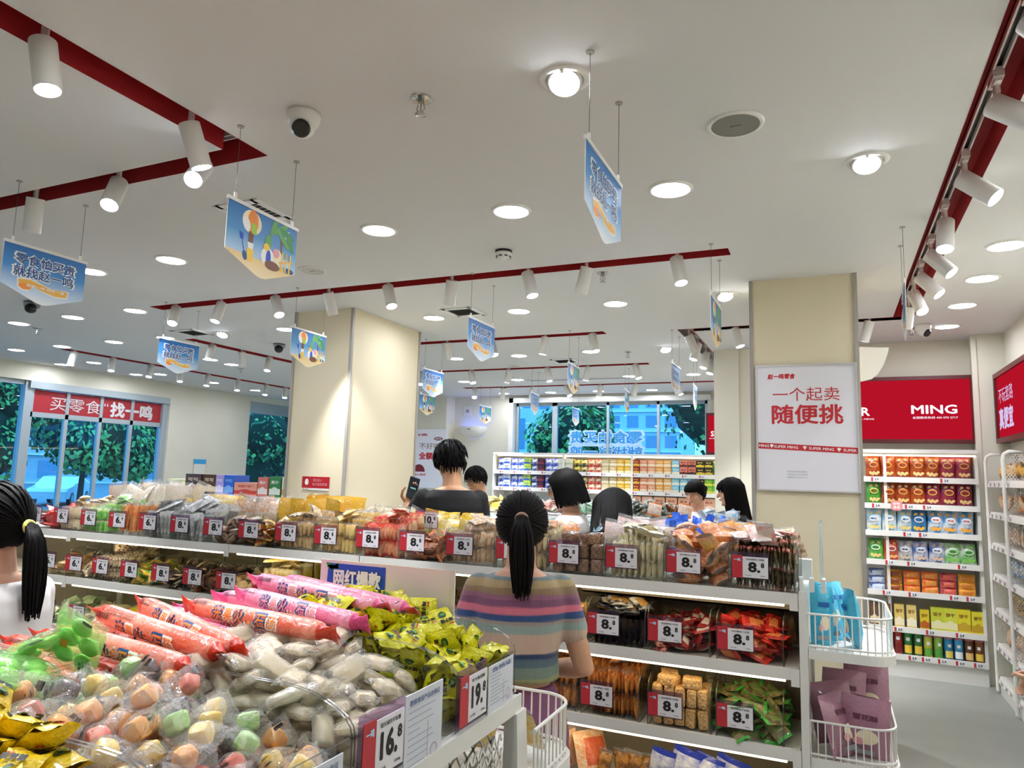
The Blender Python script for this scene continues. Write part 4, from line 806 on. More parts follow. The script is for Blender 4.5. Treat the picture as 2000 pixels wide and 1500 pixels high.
BACK = [(-4.55, -3.9, 'tall_white_bag', 'tall milky white bag standing on the far side of the gondola', (.15, .22, .05), '#e2ddd0', '#c9b9a4', None, 12, .19), (-3.9, -3.5, 'pale_apple_chip_bag', 'pale yellow bag on the gondola far side near the silver packets', (.12, .16, .05), '#e3d3a0', '#d9b45a', None, 8, .15),
        (-3.5, -3.1, 'dotted_clear_bag', 'clear bag with orange dots on the gondola far side', (.13, .16, .05), '#dcd8c8', '#d9a27c', None, 7, .15), (-3.1, -2.6, 'golden_bag', 'golden yellow bag on the gondola far side', (.13, .17, .04), '#d9a520', '#e3b83a', '#e0ae2c', 8, .16),
        (-2.6, -2.15, 'crinkled_clear_bag', 'crinkled clear bag before the bare pillar', (.14, .15, .06), '#cfcabc', '#b7a682', None, 8, .13), (-2.15, -1.75, 'yellow_sealed_bag', 'clear bag with yellow seal near the man in black', (.13, .14, .05), '#d8cba4', '#e0c23a', '#e2bf2c', 7, .12),
        (-1.75, -1.45, 'lace_print_bag', 'white bag with lace print in front of the man in black', (.14, .13, .05), '#e0cfc4', '#cbb3a8', None, 6, .12), (-1.45, -1.2, 'brown_egg_bag', 'clear bag of brown eggs beside the ponytail head', (.12, .13, .07), '#b0703e', '#c98a58', None, 5, .12),
        (-1.0, -.72, 'pink_white_bag', 'pinkish white bag below the bending dark-haired person', (.13, .15, .05), '#e2d6d0', '#d3b9b2', None, 7, .14), (-.74, -.5, 'blue_stick_packet', 'blue stick packet fanned on the gondola far side', (.035, .17, .014), '#2558b8', '#3a78d8', '#2a62c8', 16, .15),
        (-.5, -.32, 'orange_ring_bag', 'orange ring bag behind the twisted crisps', (.1, .14, .05), '#d08a3c', '#e2ae6a', None, 6, .15), (-.32, -.15, 'nut_back_bag', 'brown nut bag behind the last top shelf bin', (.1, .13, .05), '#7a5a40', '#c9b49c', None, 5, .14)]
for (a, c, nm, lb, dm, m1, m2, sl, n, zc) in BACK:
    K = mk(nm, 'snack bag', lb, 'p', dm, m1, m2, sl, None)
    for i in range(n): K.put((a+(i+.5)*(c-a)/n, GY+.47+.1*(i % 2)+R.uniform(-.02, .02), SH[0]+zc+.02*(i % 2)), (R.gauss(-.15, .2), R.gauss(0, .18), R.gauss(0, .6)), R.uniform(.9, 1.12))
for a, c, nm in ((-4.6, -3.5, 'white bags'), (-3.48, -2.4, 'golden bags'), (-2.38, -1.3, 'lace bags'), (-1.28, -.15, 'blue stick packets')):
    acrylic_bin(a, c, GY+.42, GY+.79, SH[0]+.001, .12, .12, 'long clear bin of %s on the gondola far side' % nm)
price_card('14.8', 'price card reading 14.8 among the blue stick packets', (-.66, GY+.405, SH[0]+.13)); price_card('10.8', 'price card reading 10.8 beside the man in black', (-2.02, GY+.405, SH[0]+.17))
# ------------------------------------------------------------------ island of loose sweets
IX, IZ = -.69, 1.13
t = thing('candy_island', 'white island display holding open clear bins of loose sweets', 'display island', (0, 0, 0))
b = MB(); b.box(-1.76, IX, -.5, 1.62, IZ-.012, IZ-.002); b.build('top_shelf', white, t)
b = MB(); b.box(IX-.014, IX+.006, -.5, 1.625, IZ-.032, IZ+.006); b.box(-1.77, -1.75, -.5, 1.625, IZ-.032, IZ+.006); b.box(-1.76, IX, 1.612, 1.625, IZ-.032, IZ+.006); b.build('shelf_rail', white, t)
def lattice(mb, o, ux, uy, w, h, sp, th, m=0):
    """expanded-metal sheet: two sets of slanting bars clipped to a w x h panel"""
    o, ux, uy = Vector(o), Vector(ux), Vector(uy); nrm = ux.cross(uy)
    for sg in (1, -1):
        k = -h
        while k < w+h:
            p = []
            for (u, v) in ((k, 0), (k+sg*h*.62, h)): p.append([u, v])
            (u0, v0), (u1, v1) = p; ok = True
            for _ in (0, 1):
                for q, r in ((p[0], p[1]), (p[1], p[0])):
                    for lim in (0, w):
                        if (q[0] < lim) == (lim == 0) and (q[0]-lim)*(1 if lim == 0 else -1) < 0:
                            if (r[0]-lim)*(1 if lim == 0 else -1) <= 0: ok = False; break
                            f = (lim-q[0])/(r[0]-q[0]); q[1] += f*(r[1]-q[1]); q[0] = lim
            if ok and abs(p[1][1]-p[0][1]) > 1e-4:
                a, c = o+ux*p[0][0]+uy*p[0][1], o+ux*p[1][0]+uy*p[1][1]; d = (c-a).normalized(); s = d.cross(nrm)*th; n = nrm*.0012
                mb.add([a-s-n, a+s-n, c+s-n, c-s-n, a-s+n, a+s+n, c+s+n, c-s+n], [(0, 1, 2, 3), (7, 6, 5, 4), (0, 4, 5, 1), (2, 6, 7, 3), (1, 5, 6, 2), (0, 3, 7, 4)], m)
            k += sp
b = MB(); lattice(b, (IX-.004, -.3, .2), (0, 1, 0), (0, 0, 1), 1.84, .87, .03, .0028); b.build('mesh_side', white, t)
b = MB(); lattice(b, (-1.74, 1.6, .2), (1, 0, 0), (0, 0, 1), 1.0, .87, .03, .0028); b.build('mesh_end', white, t)
MB().box(-1.76, IX, -.5, 1.62, 0, .2).box(-1.25, -1.2, -.5, 1.6, .2, 1.1).build('base', white, t)
MB().box(-1.74, IX-.02, -.4, 1.59, .66, .675).build('lower_shelf', white, t)
b = MB(); b.add([(IX-.02, 1.585, 1.1), (IX+.012, 1.585, 1.1), (IX+.012, 1.64, 1.1), (IX-.02, 1.64, 1.1), (IX-.02, 1.57, 0), (IX+.06, 1.57, 0), (IX+.06, 1.66, 0), (IX-.02, 1.66, 0)], [(0, 1, 2, 3), (4, 7, 6, 5), (0, 4, 5, 1), (1, 5, 6, 2), (2, 6, 7, 3), (3, 7, 4, 0)]); b.build('corner_post', white, t)
DV = [.29, .652, .975, 1.318, 1.606]; BN = ['dark yellow sweets', 'jelly cubes', 'white nougat', 'lemon yellow sweets']
for a, c, n in zip(DV, DV[1:], BN): acrylic_bin(-1.215, IX-.004, a+.002, c-.002, IZ+.001, .105, .165, 'clear rounded bin holding loose '+n, 'e', .004, 'clear island bins', .15)
for a, c, n in zip(DV[:1]+[.9, 1.24], [.9, 1.24, 1.606], ['green jelly bags', 'red sausage sticks', 'pink sausage sticks']): acrylic_bin(-1.745, -1.235, a+.002, c-.002, IZ+.001, .105, .165, 'clear rounded bin under the '+n, 'w', .004, 'clear island bins', .15)
# sweets
def candy_film(o, v): pass
jm = {n: pm('jelly_'+n, c, .35, c2=c2, scale=60, spec=.5) for n, c, c2 in (('orange', '#f49c38', '#f8bc70'), ('yellow', '#f6cc58', '#fae29c'), ('red', '#ee6a50', '#f69880'), ('green', '#a4dc74', '#c8eaa4'), ('black', '#4a4044', '#6a5c5c'))}
cube = block(.031, .031, .031, seed=3, n=6, p=4)
def jelly_kind(col, n):
    me = bpy.data.meshes.new('jelly_cube'); me.from_pydata(cube.v, [], cube.f); me.materials.append(jm[col]); me.polygons.foreach_set('use_smooth', cube.sm)
    def ex(o, v): q = link('jelly_cube', me, o, (0, 0, R.uniform(-.004, .004)), (R.uniform(0, 3), R.uniform(0, 3), 0))
    ms = []
    for i in range(3):
        mb = pillow(.062, .068, .036, seed=i*5+n, seal=.17, crimp=.008, pr=None, puff=2.1); x = .014 if i != 1 else -.016
        [mb.add([(x-.007, sg*.0052, .021), (x+.007, sg*.0052, .021), (x+.007, sg*.0045, .028), (x-.007, sg*.0045, .028)], [(0, 1, 2, 3)], 2) for sg in (-1, 1)]; ms.append(mb)
    return Kind('jelly_sweet', 'sweet', '%s jelly cube in a clear bag in the bin before the nougat' % col, ms, [clear, clear, paint['black']], extra=ex)
JK = [jelly_kind(c, i) for i, c in enumerate(('orange', 'yellow', 'green', 'orange', 'red', 'yellow', 'black'))]
JK[3].label = JK[0].label; JK[3].group = JK[0].group; JK[5].label = JK[1].label; JK[5].group = JK[1].group
R = random.Random(21)
slope = lambda base, rise, x1=IX: (lambda x, y: IZ+base+rise*min(1, max(0, (x1-x)/.3)))
drop(JK, 215, -1.19, IX-.03, .68, .95, IZ+.016, .05, .029, R, slope(.075, .085), tilt=.7)
ngb = block(.062, .031, .019, seed=5, n=4); ngm = pm('nougat', '#f2e8d0', .6, c2='#dcc69c', scale=70)
def nougat_kind(i):
    me = bpy.data.meshes.new('nougat'); me.from_pydata(ngb.v, [], ngb.f); me.materials.append(ngm); me.polygons.foreach_set('use_smooth', ngb.sm)
    def ex(o, v): link('nougat', me, o, (0, 0, 0), (0, PI/2, 0))
    ms = []
    for k in range(3):
        mb = pillow(.046, .104, .026, seed=31+k, seal=.17, crimp=.006, pr=None, puff=3.6)
        mb.add([(-.006, -.002, -.038+.07*(k % 2)), (.006, -.002, -.038+.07*(k % 2)), (.006, -.001, -.032+.07*(k % 2)), (-.006, -.001, -.032+.07*(k % 2))], [(0, 1, 2, 3)], 2); text(mb, '牛轧糖', (0, -.0145, 0), (0, 0, 1), (-1, 0, 0), .009, 3); ms.append(mb)
    return Kind('nougat_sweet', 'sweet', 'white nougat in milky wrapper in the bin with the 16.8 card', ms, [milky, clear, paint['black'], pm('gold_print', '#b08a48', .5)], extra=ex)
drop([nougat_kind(0)], 240, -1.19, IX-.045, 1.01, 1.285, IZ+.014, .056, .027, R, slope(.08, .095), tilt=.4)
def splash(name, base, ink, ink2, sc):
    """printed wrapper: blotches of two inks on a coloured film"""
    if name in MATS: return MATS[name]
    m = film(name, base, bump=.5); N, L = m.node_tree.nodes, m.node_tree.links; b = N['Principled BSDF']; tc = N.new('ShaderNodeTexCoord')
    n = N.new('ShaderNodeTexNoise'); n.inputs['Scale'].default_value = sc; n.inputs['Detail'].default_value = 1; L.new(tc.outputs['Object'], n.inputs['Vector'])
    r = N.new('ShaderNodeValToRGB'); r.color_ramp.interpolation = 'CONSTANT'; e = r.color_ramp.elements; e[0].color = lin(ink2); e[1].position = .38; e[1].color = lin(base)
    for p, c in ((.6, ink), (.68, base)): k = e.new(p); k.color = lin(c)
    L.new(n.outputs['Fac'], r.inputs[0]); L.new(r.outputs[0], b.inputs['Base Color']); return m
def fruit_kind(name, label, base, fruit, word, wc, sd, dims=(.056, .072, .03), sweets='sweet'):
    ms = []
    for k in range(3):
        mb = pillow(*dims, seed=sd+k, seal=.13, crimp=.006, pr=None, puff=2.0); y = -dims[2]*.56; w, h = dims[:2]
        for sd_ in (1, -1):
            D = lambda x, dy, z: (x*sd_, (y+dy)*sd_, z)
            P = [D(w*.2*math.cos(a)+.06*w, .003*abs(math.cos(a)), -h*.14+h*.12*math.sin(a)) for a in [2*PI*i/12 for i in range(12)]]; mb.add(P, [tuple(range(12))], 2)
            P = [D(w*.11*math.cos(a)+.06*w, -.0006, -h*.14+h*.06*math.sin(a)) for a in [2*PI*i/10 for i in range(10)]]; mb.add(P, [tuple(range(10))], 3)
            text(mb, word, D(-w*.02, -.0004, h*.12), X3*sd_, Z3, h*.14, 4, .07, w*.6); text(mb, '精选', D(-w*.22, .003, h*.24), X3*sd_, Z3, h*.07, 5, .05, w*.2)
        ms.append(mb)
    F = film('wrap_'+name, base, bump=.6); return Kind(name, sweets, label, ms, [F, F, pm('fruit_'+name, fruit[0], .4), pm('fruit2_'+name, fruit[1], .4), pm('word_'+name, wc, .4), paint['red']])
drop([fruit_kind('lemon_sweet', 'lemon yellow wrapped sweet in the bin with the 19.8 card', '#dfd81c', ('#2f5a2c', '#6d9a3c'), '梅子糖', '#2a2616', 41)], 270, -1.17, IX-.032, 1.35, 1.58, IZ+.014, .05, .028, R, slope(.105, .1), tilt=.6)
drop([fruit_kind('mango_sweet', 'deep yellow wrapped sweet in the bin at the frame corner', '#f0cc18', ('#2c3a1c', '#4f7a34'), '菠萝糖', '#241f12', 51, (.054, .068, .029))], 270, -1.17, IX-.05, .36, .64, IZ+.014, .05, .027, R, slope(.125, .105), tilt=.5)
# green jelly bags
grm = glassy('green_film', '#e6f8d8', .22, .08, .07, .3, '#c6f2a8', .6, 60); gj = pm('green_jelly', '#b4f088', .3, c2='#98e468', scale=30)
disc = MB().ell((0, 0, 0), .021, .009, .019, 14, 8)
def green_ex():
    me = bpy.data.meshes.new('jelly_disc'); me.from_pydata(disc.v, [], disc.f); me.materials.append(gj); me.polygons.foreach_set('use_smooth', disc.sm)
    def ex(o, v):
        for a, c in ((-.022, -.04), (.022, -.036), (-.02, .004), (.022, .008), (0, .042)): link('jelly_disc', me, o, (a, 0, c), (0, 0, 0))
    return ex
ms = []
for k in range(3):
    mb = pillow(.1, .155, .03, seed=61+k, seal=.12, crimp=.008, pr=None, puff=3.4); mb.add([(.0, -.004, .058), (.02, -.004, .058), (.02, -.003, .064), (0, -.003, .064)], [(0, 1, 2, 3)], 2); mb.add([(-.02, -.02, -.0), (-.005, -.02, .004), (-.006, -.02, .022), (-.02, -.02, .018)], [(0, 1, 2, 3)], 3); ms.append(mb)
GKind = Kind('green_jelly_bag', 'sweet', 'translucent green jelly bag heaped beside the ponytail girl', ms, [grm, clear, paint['black'], paint['orange']], extra=green_ex())
drop([GKind], 60, -1.66, -1.24, .4, .9, IZ+.02, .085, .028, R, lambda x, y: IZ+.15+.05*math.sin((y-.3)*4), tilt=.3)
for p in ((-1.25, .9, 1.325, .5, .5, .4), (-1.3, .86, 1.32, 1.2, -.4, .9), (-1.24, .78, 1.31, 1.3, .2, -.4), (-1.2, .7, 1.3, 1.35, -.2, .3), (-1.33, .78, 1.32, 1.3, .4, .2)): GKind.put(p[:3], (p[3], p[4], p[5]))
# sausage sticks
def sausage(seed, r=.021, L=.46):
    b = MB(); n = 14; xs = [(-.5, 0), (-.47, .05), (-.43, .5), (-.41, .86), (-.36, 1), (-.2, 1.02), (0, 1), (.2, 1.02), (.36, 1), (.41, .86), (.43, .5), (.47, .05), (.5, 0)]; rg = []
    for x, k in xs:
        e = max(0, abs(x)-.41)/.09; rg.append([(x*L, r*math.cos(2*PI*i/n)*(k if k > .06 else .06), r*math.sin(2*PI*i/n)*(k+(1.15-k)*e if abs(x) > .41 else k)*(1+.06*math.sin(seed+x*9+i))) for i in range(n)])
    b.rings(rg, 0, True, True); mm = []
    for f in b.f:
        x = sum(b.v[i][0] for i in f)/len(f)/L; z = sum(b.v[i][2] for i in f)/len(f)
        mm.append(1 if abs(x) > .4 else (2 if -.4 < x < -.28 else 0))
    b.m = mm
    for k, (ch, x) in enumerate((('米', -.2), ('果', -.13), ('火', -.06), ('山', .01), ('石', .08), ('肠', .15))):
        for bo, m in ((.1, 3 if k % 2 else 4), (.03, 5)):
            c0 = x*L; up = .01; q = r*1.03+(.0004 if m == 5 else 0)
            text(b, ch, (0, 0, 0), X3, Z3, .026 if m == 5 else .031, m, bo, None, fn=lambda px, py, e: (c0+px, -(q+e)*math.cos((py+up)/r), (q+e)*math.sin((py+up)/r)))
    for i in range(3):
        text(b, '高温灭菌 配料鸡肉 开袋即食', (0, 0, 0), X3, Z3, .004, 6, 0, .1, fn=lambda px, py, e, i=i: (-.24*L+px, -r*1.03*math.cos((py+.034+i*.006)/r), r*1.03*math.sin((py+.034+i*.006)/r)))
    for i in range(14):
        x = -.395*L+i*.0032; b.add([(x, -r*1.04*math.cos(a), r*1.04*math.sin(a)) for a in (1.0, 1.5)]+[(x+.0016, -r*1.04*math.cos(a), r*1.04*math.sin(a)) for a in (1.5, 1.0)], [(0, 1, 2, 3)], 6)
    return b
def saus(name, label, a, c, d): return Kind(name, 'sausage', label, [sausage(1), sausage(4)], [film('sk_'+name, a, d, 14, .35), film('se_'+name, c, bump=.5), film('sp_'+name, c), paint['white'], paint['navy'], paint['orange'] if 'red' in name else paint['pink'], paint['black']])
KR = saus('red_sausage_stick', 'orange red printed sausage stick lying across the bins before the pink ones', '#e8907a', '#d43a1e', '#e2684c'); KP = saus('pink_sausage_stick', 'bright pink printed sausage stick lying nearest the blue sign board', '#eba0b4', '#dc4c86', '#e67ea0')
def lay(K, p, q, roll, v=0):
    p, q = Vector(p)-Vector((0, 0, .022)), Vector(q)-Vector((0, 0, .022)); d = (q-p).normalized(); e = d.to_track_quat('X', 'Z').to_euler(); o = K.put((p+q)/2, (0, 0, 0), 1, v)
    o.rotation_euler = (Matrix.Rotation(0, 4, 'X') if 0 else (d.to_track_quat('X', 'Z').to_matrix().to_4x4() @ Matrix.Rotation(roll, 4, 'X'))).to_euler()
for k, (p, q, r) in enumerate((((-1.46, 1.015, 1.325), (-1.02, .955, 1.32), .9), ((-1.44, 1.07, 1.36), (-1.0, 1.01, 1.335), 1.0), ((-1.41, 1.155, 1.365), (-1.0, 1.045, 1.335), .45), ((-1.36, 1.235, 1.355), (-.92, 1.205, 1.345), .35), ((-1.5, 1.1, 1.31), (-1.1, 1.1, 1.3), .8), ((-1.47, 1.2, 1.31), (-1.1, 1.14, 1.3), .2))): lay(KR, p, q, r, k % 2)
for k, (p, q, r) in enumerate((((-1.36, 1.385, 1.36), (-.91, 1.31, 1.345), .3), ((-1.38, 1.455, 1.385), (-.93, 1.42, 1.36), .7), ((-1.4, 1.3, 1.33), (-.97, 1.28, 1.315), .7), ((-1.33, 1.53, 1.375), (-.93, 1.5, 1.345), .9), ((-1.5, 1.45, 1.33), (-1.05, 1.5, 1.325), .5))): lay(KP, p, q, r, k % 2)
for k in range(9): lay(KR, (-1.7, .95+.034*k, 1.25+.02*(k % 2)), (-1.27, .95+.033*k, 1.26), .6, k % 2)
for k in range(9): lay(KP, (-1.7, 1.28+.034*k, 1.25+.02*(k % 2)), (-1.27, 1.28+.033*k, 1.27), .6, k % 2)
# header board
t = thing('header_board', 'milky plastic sign board with blue picture label behind the lemon sweets', 'sign board', (-1.075, 1.618, 1.265))
MB().box(-.212, .205, -.003, .003, -.13, .14).build('board', pm('board_milky', '#e3dad4', .18, coat=.6), t); MB().box(.196, .206, -.012, .0, -.13, .14).build('clear_edge', acr, t)
s = MB(); s.add([(-.185, -.004, .132), (.0, -.004, .132), (.0, -.004, .065), (-.19, -.004, .055)], [(0, 1, 2, 3)], PI_['blue'])
for q, r in ((.0, .02), (.5, .015), (-.5, .02), (1.2, .012)): blob(s, (-.17+.01*q, .122), r, .006, PI_['green'], -.0045, q)
text(s, '网红爆款', (-.09, -.0047, .094), X3, (0, 0, 1), .047, PI_['navy'], .09, .158); text(s, '网红爆款', (-.09, -.0052, .095), X3, Z3, .043, PI_['white'], .05, .15); s.build('lettering', PL, t)
# price cards and paper slips on the island front
price_card('16.8', 'large price card reading 16.8 below the nougat', (IX+.004, 1.042, 1.205), PI/2, .118, .095, 0, '阳光城市牛轧糖'); price_card('19.8', 'large price card reading 19.8 below the lemon sweets', (IX+.004, 1.366, 1.197), PI/2, .118, .095, 0, '夺大梅酒糖')
price_card('15.8', 'large price card at the frame bottom below the jelly cubes', (IX+.004, .73, 1.185), PI/2, .118, .095, 0, '冰皮果冻糖')
def slip(y, z, w, h, label, title):
    t = thing('paper_slip', label, 'paper slip', (IX+.003, y, z), PI/2); MB().box(-w/2, w/2, -.001, .001, -h/2, h/2).build('sheet', pm('paper', '#d9dce4', .6), t); s = MB()
    text(s, title, (0, -.002, h*.4), X3, Z3, .01, 0, .02, w*.8); rr = random.Random(int(y*99))
    for k in range(9):
        zz = h*.3-k*h*.075; ln = rr.uniform(.3, .8)*w; s.add([(-w*.42, -.0016, zz), (-w*.42+ln, -.0016, zz), (-w*.42+ln, -.0016, zz-.0022), (-w*.42, -.0016, zz-.0022)], [(0, 1, 2, 3)], 1)
    s.box(-w*.44, w*.44, -.0016, -.0012, h*.345, h*.35, 1); s.box(w*.1, w*.105, -.0016, -.0012, -h*.4, h*.1, 1)
    for k in range(20):
        a = 2*PI*k/20; s.add([(w*.28+.012*math.cos(a+q)*r, -.0018, -h*.28+.012*math.sin(a+q)*r) for q, r in ((0, 1), (.32, 1), (.32, .88), (0, .88))], [(0, 1, 2, 3)], 2)
    s.build('print', [pm('slip_blue', '#6a78a4', .6), pm('slip_grey', '#b0b6c6', .6), pm('stamp_red', '#c9909c', .6)], t)
slip(1.178, 1.185, .13, .15, 'white information sheet between the two big price cards', '散装食品产品合格证'); slip(1.51, 1.185, .13, .1, 'white slip with a round red stamp at the island corner', '合格证'); slip(.88, 1.16, .12, .13, 'white information sheet below the jelly cubes by the frame bottom', '散装食品产品合格证')
price_card('9.8', 'white price tag low on the near side of the jelly bin', (IX+.004, .62, 1.17), PI/2, .1, .08)
# goods glimpsed through the mesh
K = mk('mesh_side_packet', 'snack packet', 'packet glimpsed through the white mesh side of the island', 'p', (.12, .16, .05), '#a89c84', '#5e5a50', None, '#c9c3b4'); 
for i in range(10): K.put((IX-.14+R.uniform(-.03, .03), .5+.11*i, .77), (R.gauss(0, .3), R.gauss(0, .3), PI/2+R.gauss(0, .4)))
# ------------------------------------------------------------------ wire end baskets
def wire_basket(name, label, loc, rz, w, d, h, rad=.09, step=.025):
    """half-round-cornered shelf board with a wire guard on three sides; local +y sticks out from the fixture"""
    t = thing(name, label, 'wire basket', loc, rz, 'white wire end baskets'); P = [(-w/2, 0)]
    for cx, s in ((-w/2+rad, -1), (w/2-rad, 1)):
        for k in range(7):
            a = (PI-PI/2*k/6) if s < 0 else (PI/2-PI/2*k/6); P.append((cx+rad*math.cos(a), d-rad+rad*math.sin(a)))
    P.append((w/2, 0)); MB().prism(P, 'z', -.035, 0).build('shelf_board', white, t)
    ins = [(x*.96, y*.97) for x, y in P]; L = [0]
    for a, c in zip(ins, ins[1:]): L.append(L[-1]+math.hypot(c[0]-a[0], c[1]-a[1]))
    def at(s):
        for i in range(len(ins)-1):
            if s <= L[i+1]+1e-9: f = (s-L[i])/max(1e-9, L[i+1]-L[i]); return (ins[i][0]+f*(ins[i+1][0]-ins[i][0]), ins[i][1]+f*(ins[i+1][1]-ins[i][1]))
        return ins[-1]
    b = MB()
    for z in (h, .012): b.tube([(x, y, z) for x, y in ins], .0045, 8)
    b.build('rim', white, t); n = int(L[-1]/step); b = MB()
    for k in range(n+1): x, y = at(L[-1]*k/n); b.cyl((x, y, 0), (x, y, h), .0024, n=6)
    b.build('wire_bars', white, t); return t
wire_basket('wire_basket', 'white wire basket at the island end by the purple trousers', (-.93, 1.63, .93), 0, .58, .3, .125)
K = mk('golden_packet', 'snack packet', 'shiny golden packet in the island end basket', 'p', (.12, .16, .04), '#c9a23a', '#e9d9a0', None, '#d9b25a', scale=60); strew(K, [-.74, -.85, -.96, -1.08], 1.76, 1.02, lay=.2)
for k, (z, d) in enumerate(((1.02, 'upper'), (.63, 'middle'), (.24, 'lowest'))): wire_basket('wire_basket', '%s white wire basket on the gondola end' % d, (GX1+.032, 3.31, z), -PI/2, .56, .3, .13)
def pouch(name, label, col, col2, dims, spots, word, z, extra=None):
    ms = []
    for k in range(2):
        mb = pillow(*dims, seed=71+k, seal=.07, crimp=.003, pr=None, puff=3.5); w, h = dims[:2]; y = -dims[2]*.57
        text(mb, word, (0, y, h*.2), X3, Z3, h*.09, 2, .05, w*.5); blob(mb, (w*.05, -h*.12), w*.22, h*.12, 3, y); blob(mb, (-w*.12, -h*.2), w*.12, h*.06, 4, y-.0005); mb.add([(-w*.3, y, -h*.33), (w*.2, y, -h*.33), (w*.2, y, -h*.4), (-w*.3, y, -h*.4)], [(0, 1, 2, 3)], 5); ms.append(mb)
    K = Kind(name, 'pouch', label, ms, [film('pouch_'+col, col, bump=.25), film('pouch_'+col, col), pm('pouch_word_'+col, col2, .4), paint['cream'], paint['pink'], paint['grey']])
    for x, y, rz, tl, zz in spots: K.put((x, y, z+dims[1]/2+zz), (tl, R.gauss(0, .06), rz))
pouch('aqua_pouch', 'aqua blue standing pouch in the upper end basket', '#3fb4d6', '#1f5fb8', (.085, .22, .05), [(-.05, 3.14, .3, -.05, 0), (-.03, 3.22, .6, -.2, 0), (.06, 3.15, -1.2, .12, 0), (-.02, 3.3, .5, -.35, 0), (.02, 3.34, .9, -.3, 0)], '棉花糖', 1.022)
pouch('mauve_pouch', 'dusty mauve standing pouch in the middle end basket', '#a8788c', '#6a3a50', (.17, .22, .06), [(-.02, 3.2, .5, -.2, .02), (.09, 3.13, -.05, .05, 0), (.02, 3.38, .2, -.1, .03), (.11, 3.45, 0, -.1, .05), (.0, 3.12, 1.0, -.3, 0)], '雪花酥', .632)
pouch('blue_low_pouch', 'blue pouch in the lowest end basket', '#3f7fb0', '#e9e9ee', (.12, .17, .05), [(.0, 3.18, .2, -.1, 0), (.1, 3.2, 0, 0, 0)], '海苔', .242)
# ------------------------------------------------------------------ shelves of chips on the back wall
tagw = pm('tag_white', '#e6e6ea', .4)
def price_tag(fig, label, loc, rz=0, first={}):
    if fig in first: return dup(first[fig], loc, (0, 0, rz), label)
    t = thing('shelf_price_tag', label, 'price tag', loc, rz, 'shelf edge price tags'); MB().box(-.035, -.018, -.002, 0, -.018, .018).build('red_strip', cardr, t); MB().box(-.018, .035, -.002, 0, -.018, .018).build('white_panel', tagw, t)
    s = MB(); text(s, fig, (.01, -.003, 0), X3, Z3, .018, 0, .05); s.build('price_figures', paint['black'], t); first[fig] = t; return t
CY = 7.26
t = thing('chip_shelving', 'tall white wall shelving full of chip bags and cans', 'shelving', (0, 0, 0))
LV = [1.70, 1.465, 1.225, .972, .71, .405, .175]
MB().box(-.3, 1.155, CY+.3, CY+.33, 0, 1.93).build('back_panel', white, t)
for x in (-.3, .44, 1.145): MB().box(x-.012, x+.012, CY+.02, CY+.33, 0, 1.95).build('upright', white, t)
MB().box(-.3, 1.155, CY+.01, CY+.33, 1.92, 1.96).box(-.3, 1.155, CY-.01, CY+.01, 1.93, 1.965).build('canopy', white, t)
for z in LV: MB().box(-.3, 1.15, CY, CY+.31, z-.015, z).box(-.3, 1.15, CY-.012, CY, z-.03, z+.018).build('shelf', white, t)
for a in ((-.29, .43), (.45, 1.14)): MB().box(a[0], a[1], CY+.015, CY+.03, 1.905, 1.918).build('light_strip', strip, t)
MB().box(-.3, 1.15, CY+.01, CY+.3, 0, .145).build('base', white, t)
def bag(name, label, w, h, d, col, c2, acc, fruit, word, wc, seed=81):
    """printed chip bag: coloured film, light oval emblem, heap of crisps, brand-like word"""
    mb = pillow(w, h, d, seed=seed, seal=.06, crimp=.004, pr=None, puff=2.4); y = -d*.6
    blob(mb, (0, h*.1), w*.3, h*.13, 2, y); blob(mb, (0, h*.1), w*.25, h*.09, 4, y-.0012); text(mb, word, (0, y-.002, h*.1), X3, Z3, h*.075, 5, .06, w*.4)
    for k in range(5): blob(mb, (w*(-.26+.13*k), -h*(.26+.05*(k % 2))), w*.1, h*.075, 3, y+.004-.0008*k, .5*k)
    blob(mb, (-w*.2, h*.33), w*.14, h*.05, 3, y+d*.2, .5); blob(mb, (w*.22, h*.34), w*.12, h*.05, 3, y+d*.2, -.5)
    F = film('bag_'+name+col, col, c2, 14, .25); return Kind(name, 'chip bag', label, [mb], [F, F, film('acc'+acc, acc), film('fruit'+fruit, fruit), film('word_bg'+c2, c2), pm('w'+wc, wc, .4)])
def carton(name, label, w, h, d, col, band, word, wc, cat='box', dot=None):
    mb = MB().box(-w/2, w/2, -d/2, d/2, 0, h, 0); y = -d/2-.0006
    mb.add([(-w/2, y, h*.12), (w/2, y, h*.12), (w/2, y, h*.4), (-w/2, y, h*.4)], [(0, 1, 2, 3)], 1); blob(mb, (0, h*.32), w*.3, h*.17, 3, y-.0006); blob(mb, (w*.04, h*.3), w*.18, h*.1, 1, y-.001); text(mb, word, (0, y-.0005, h*.72), X3, Z3, h*.16, 2, .04, w*.66)
    return Kind(name, cat, label, [mb], [pm('ctn'+col, col, .4), pm('ctn'+band, band, .4), pm('w'+wc, wc, .4), pm('ctn'+(dot or band), dot or band, .4)])
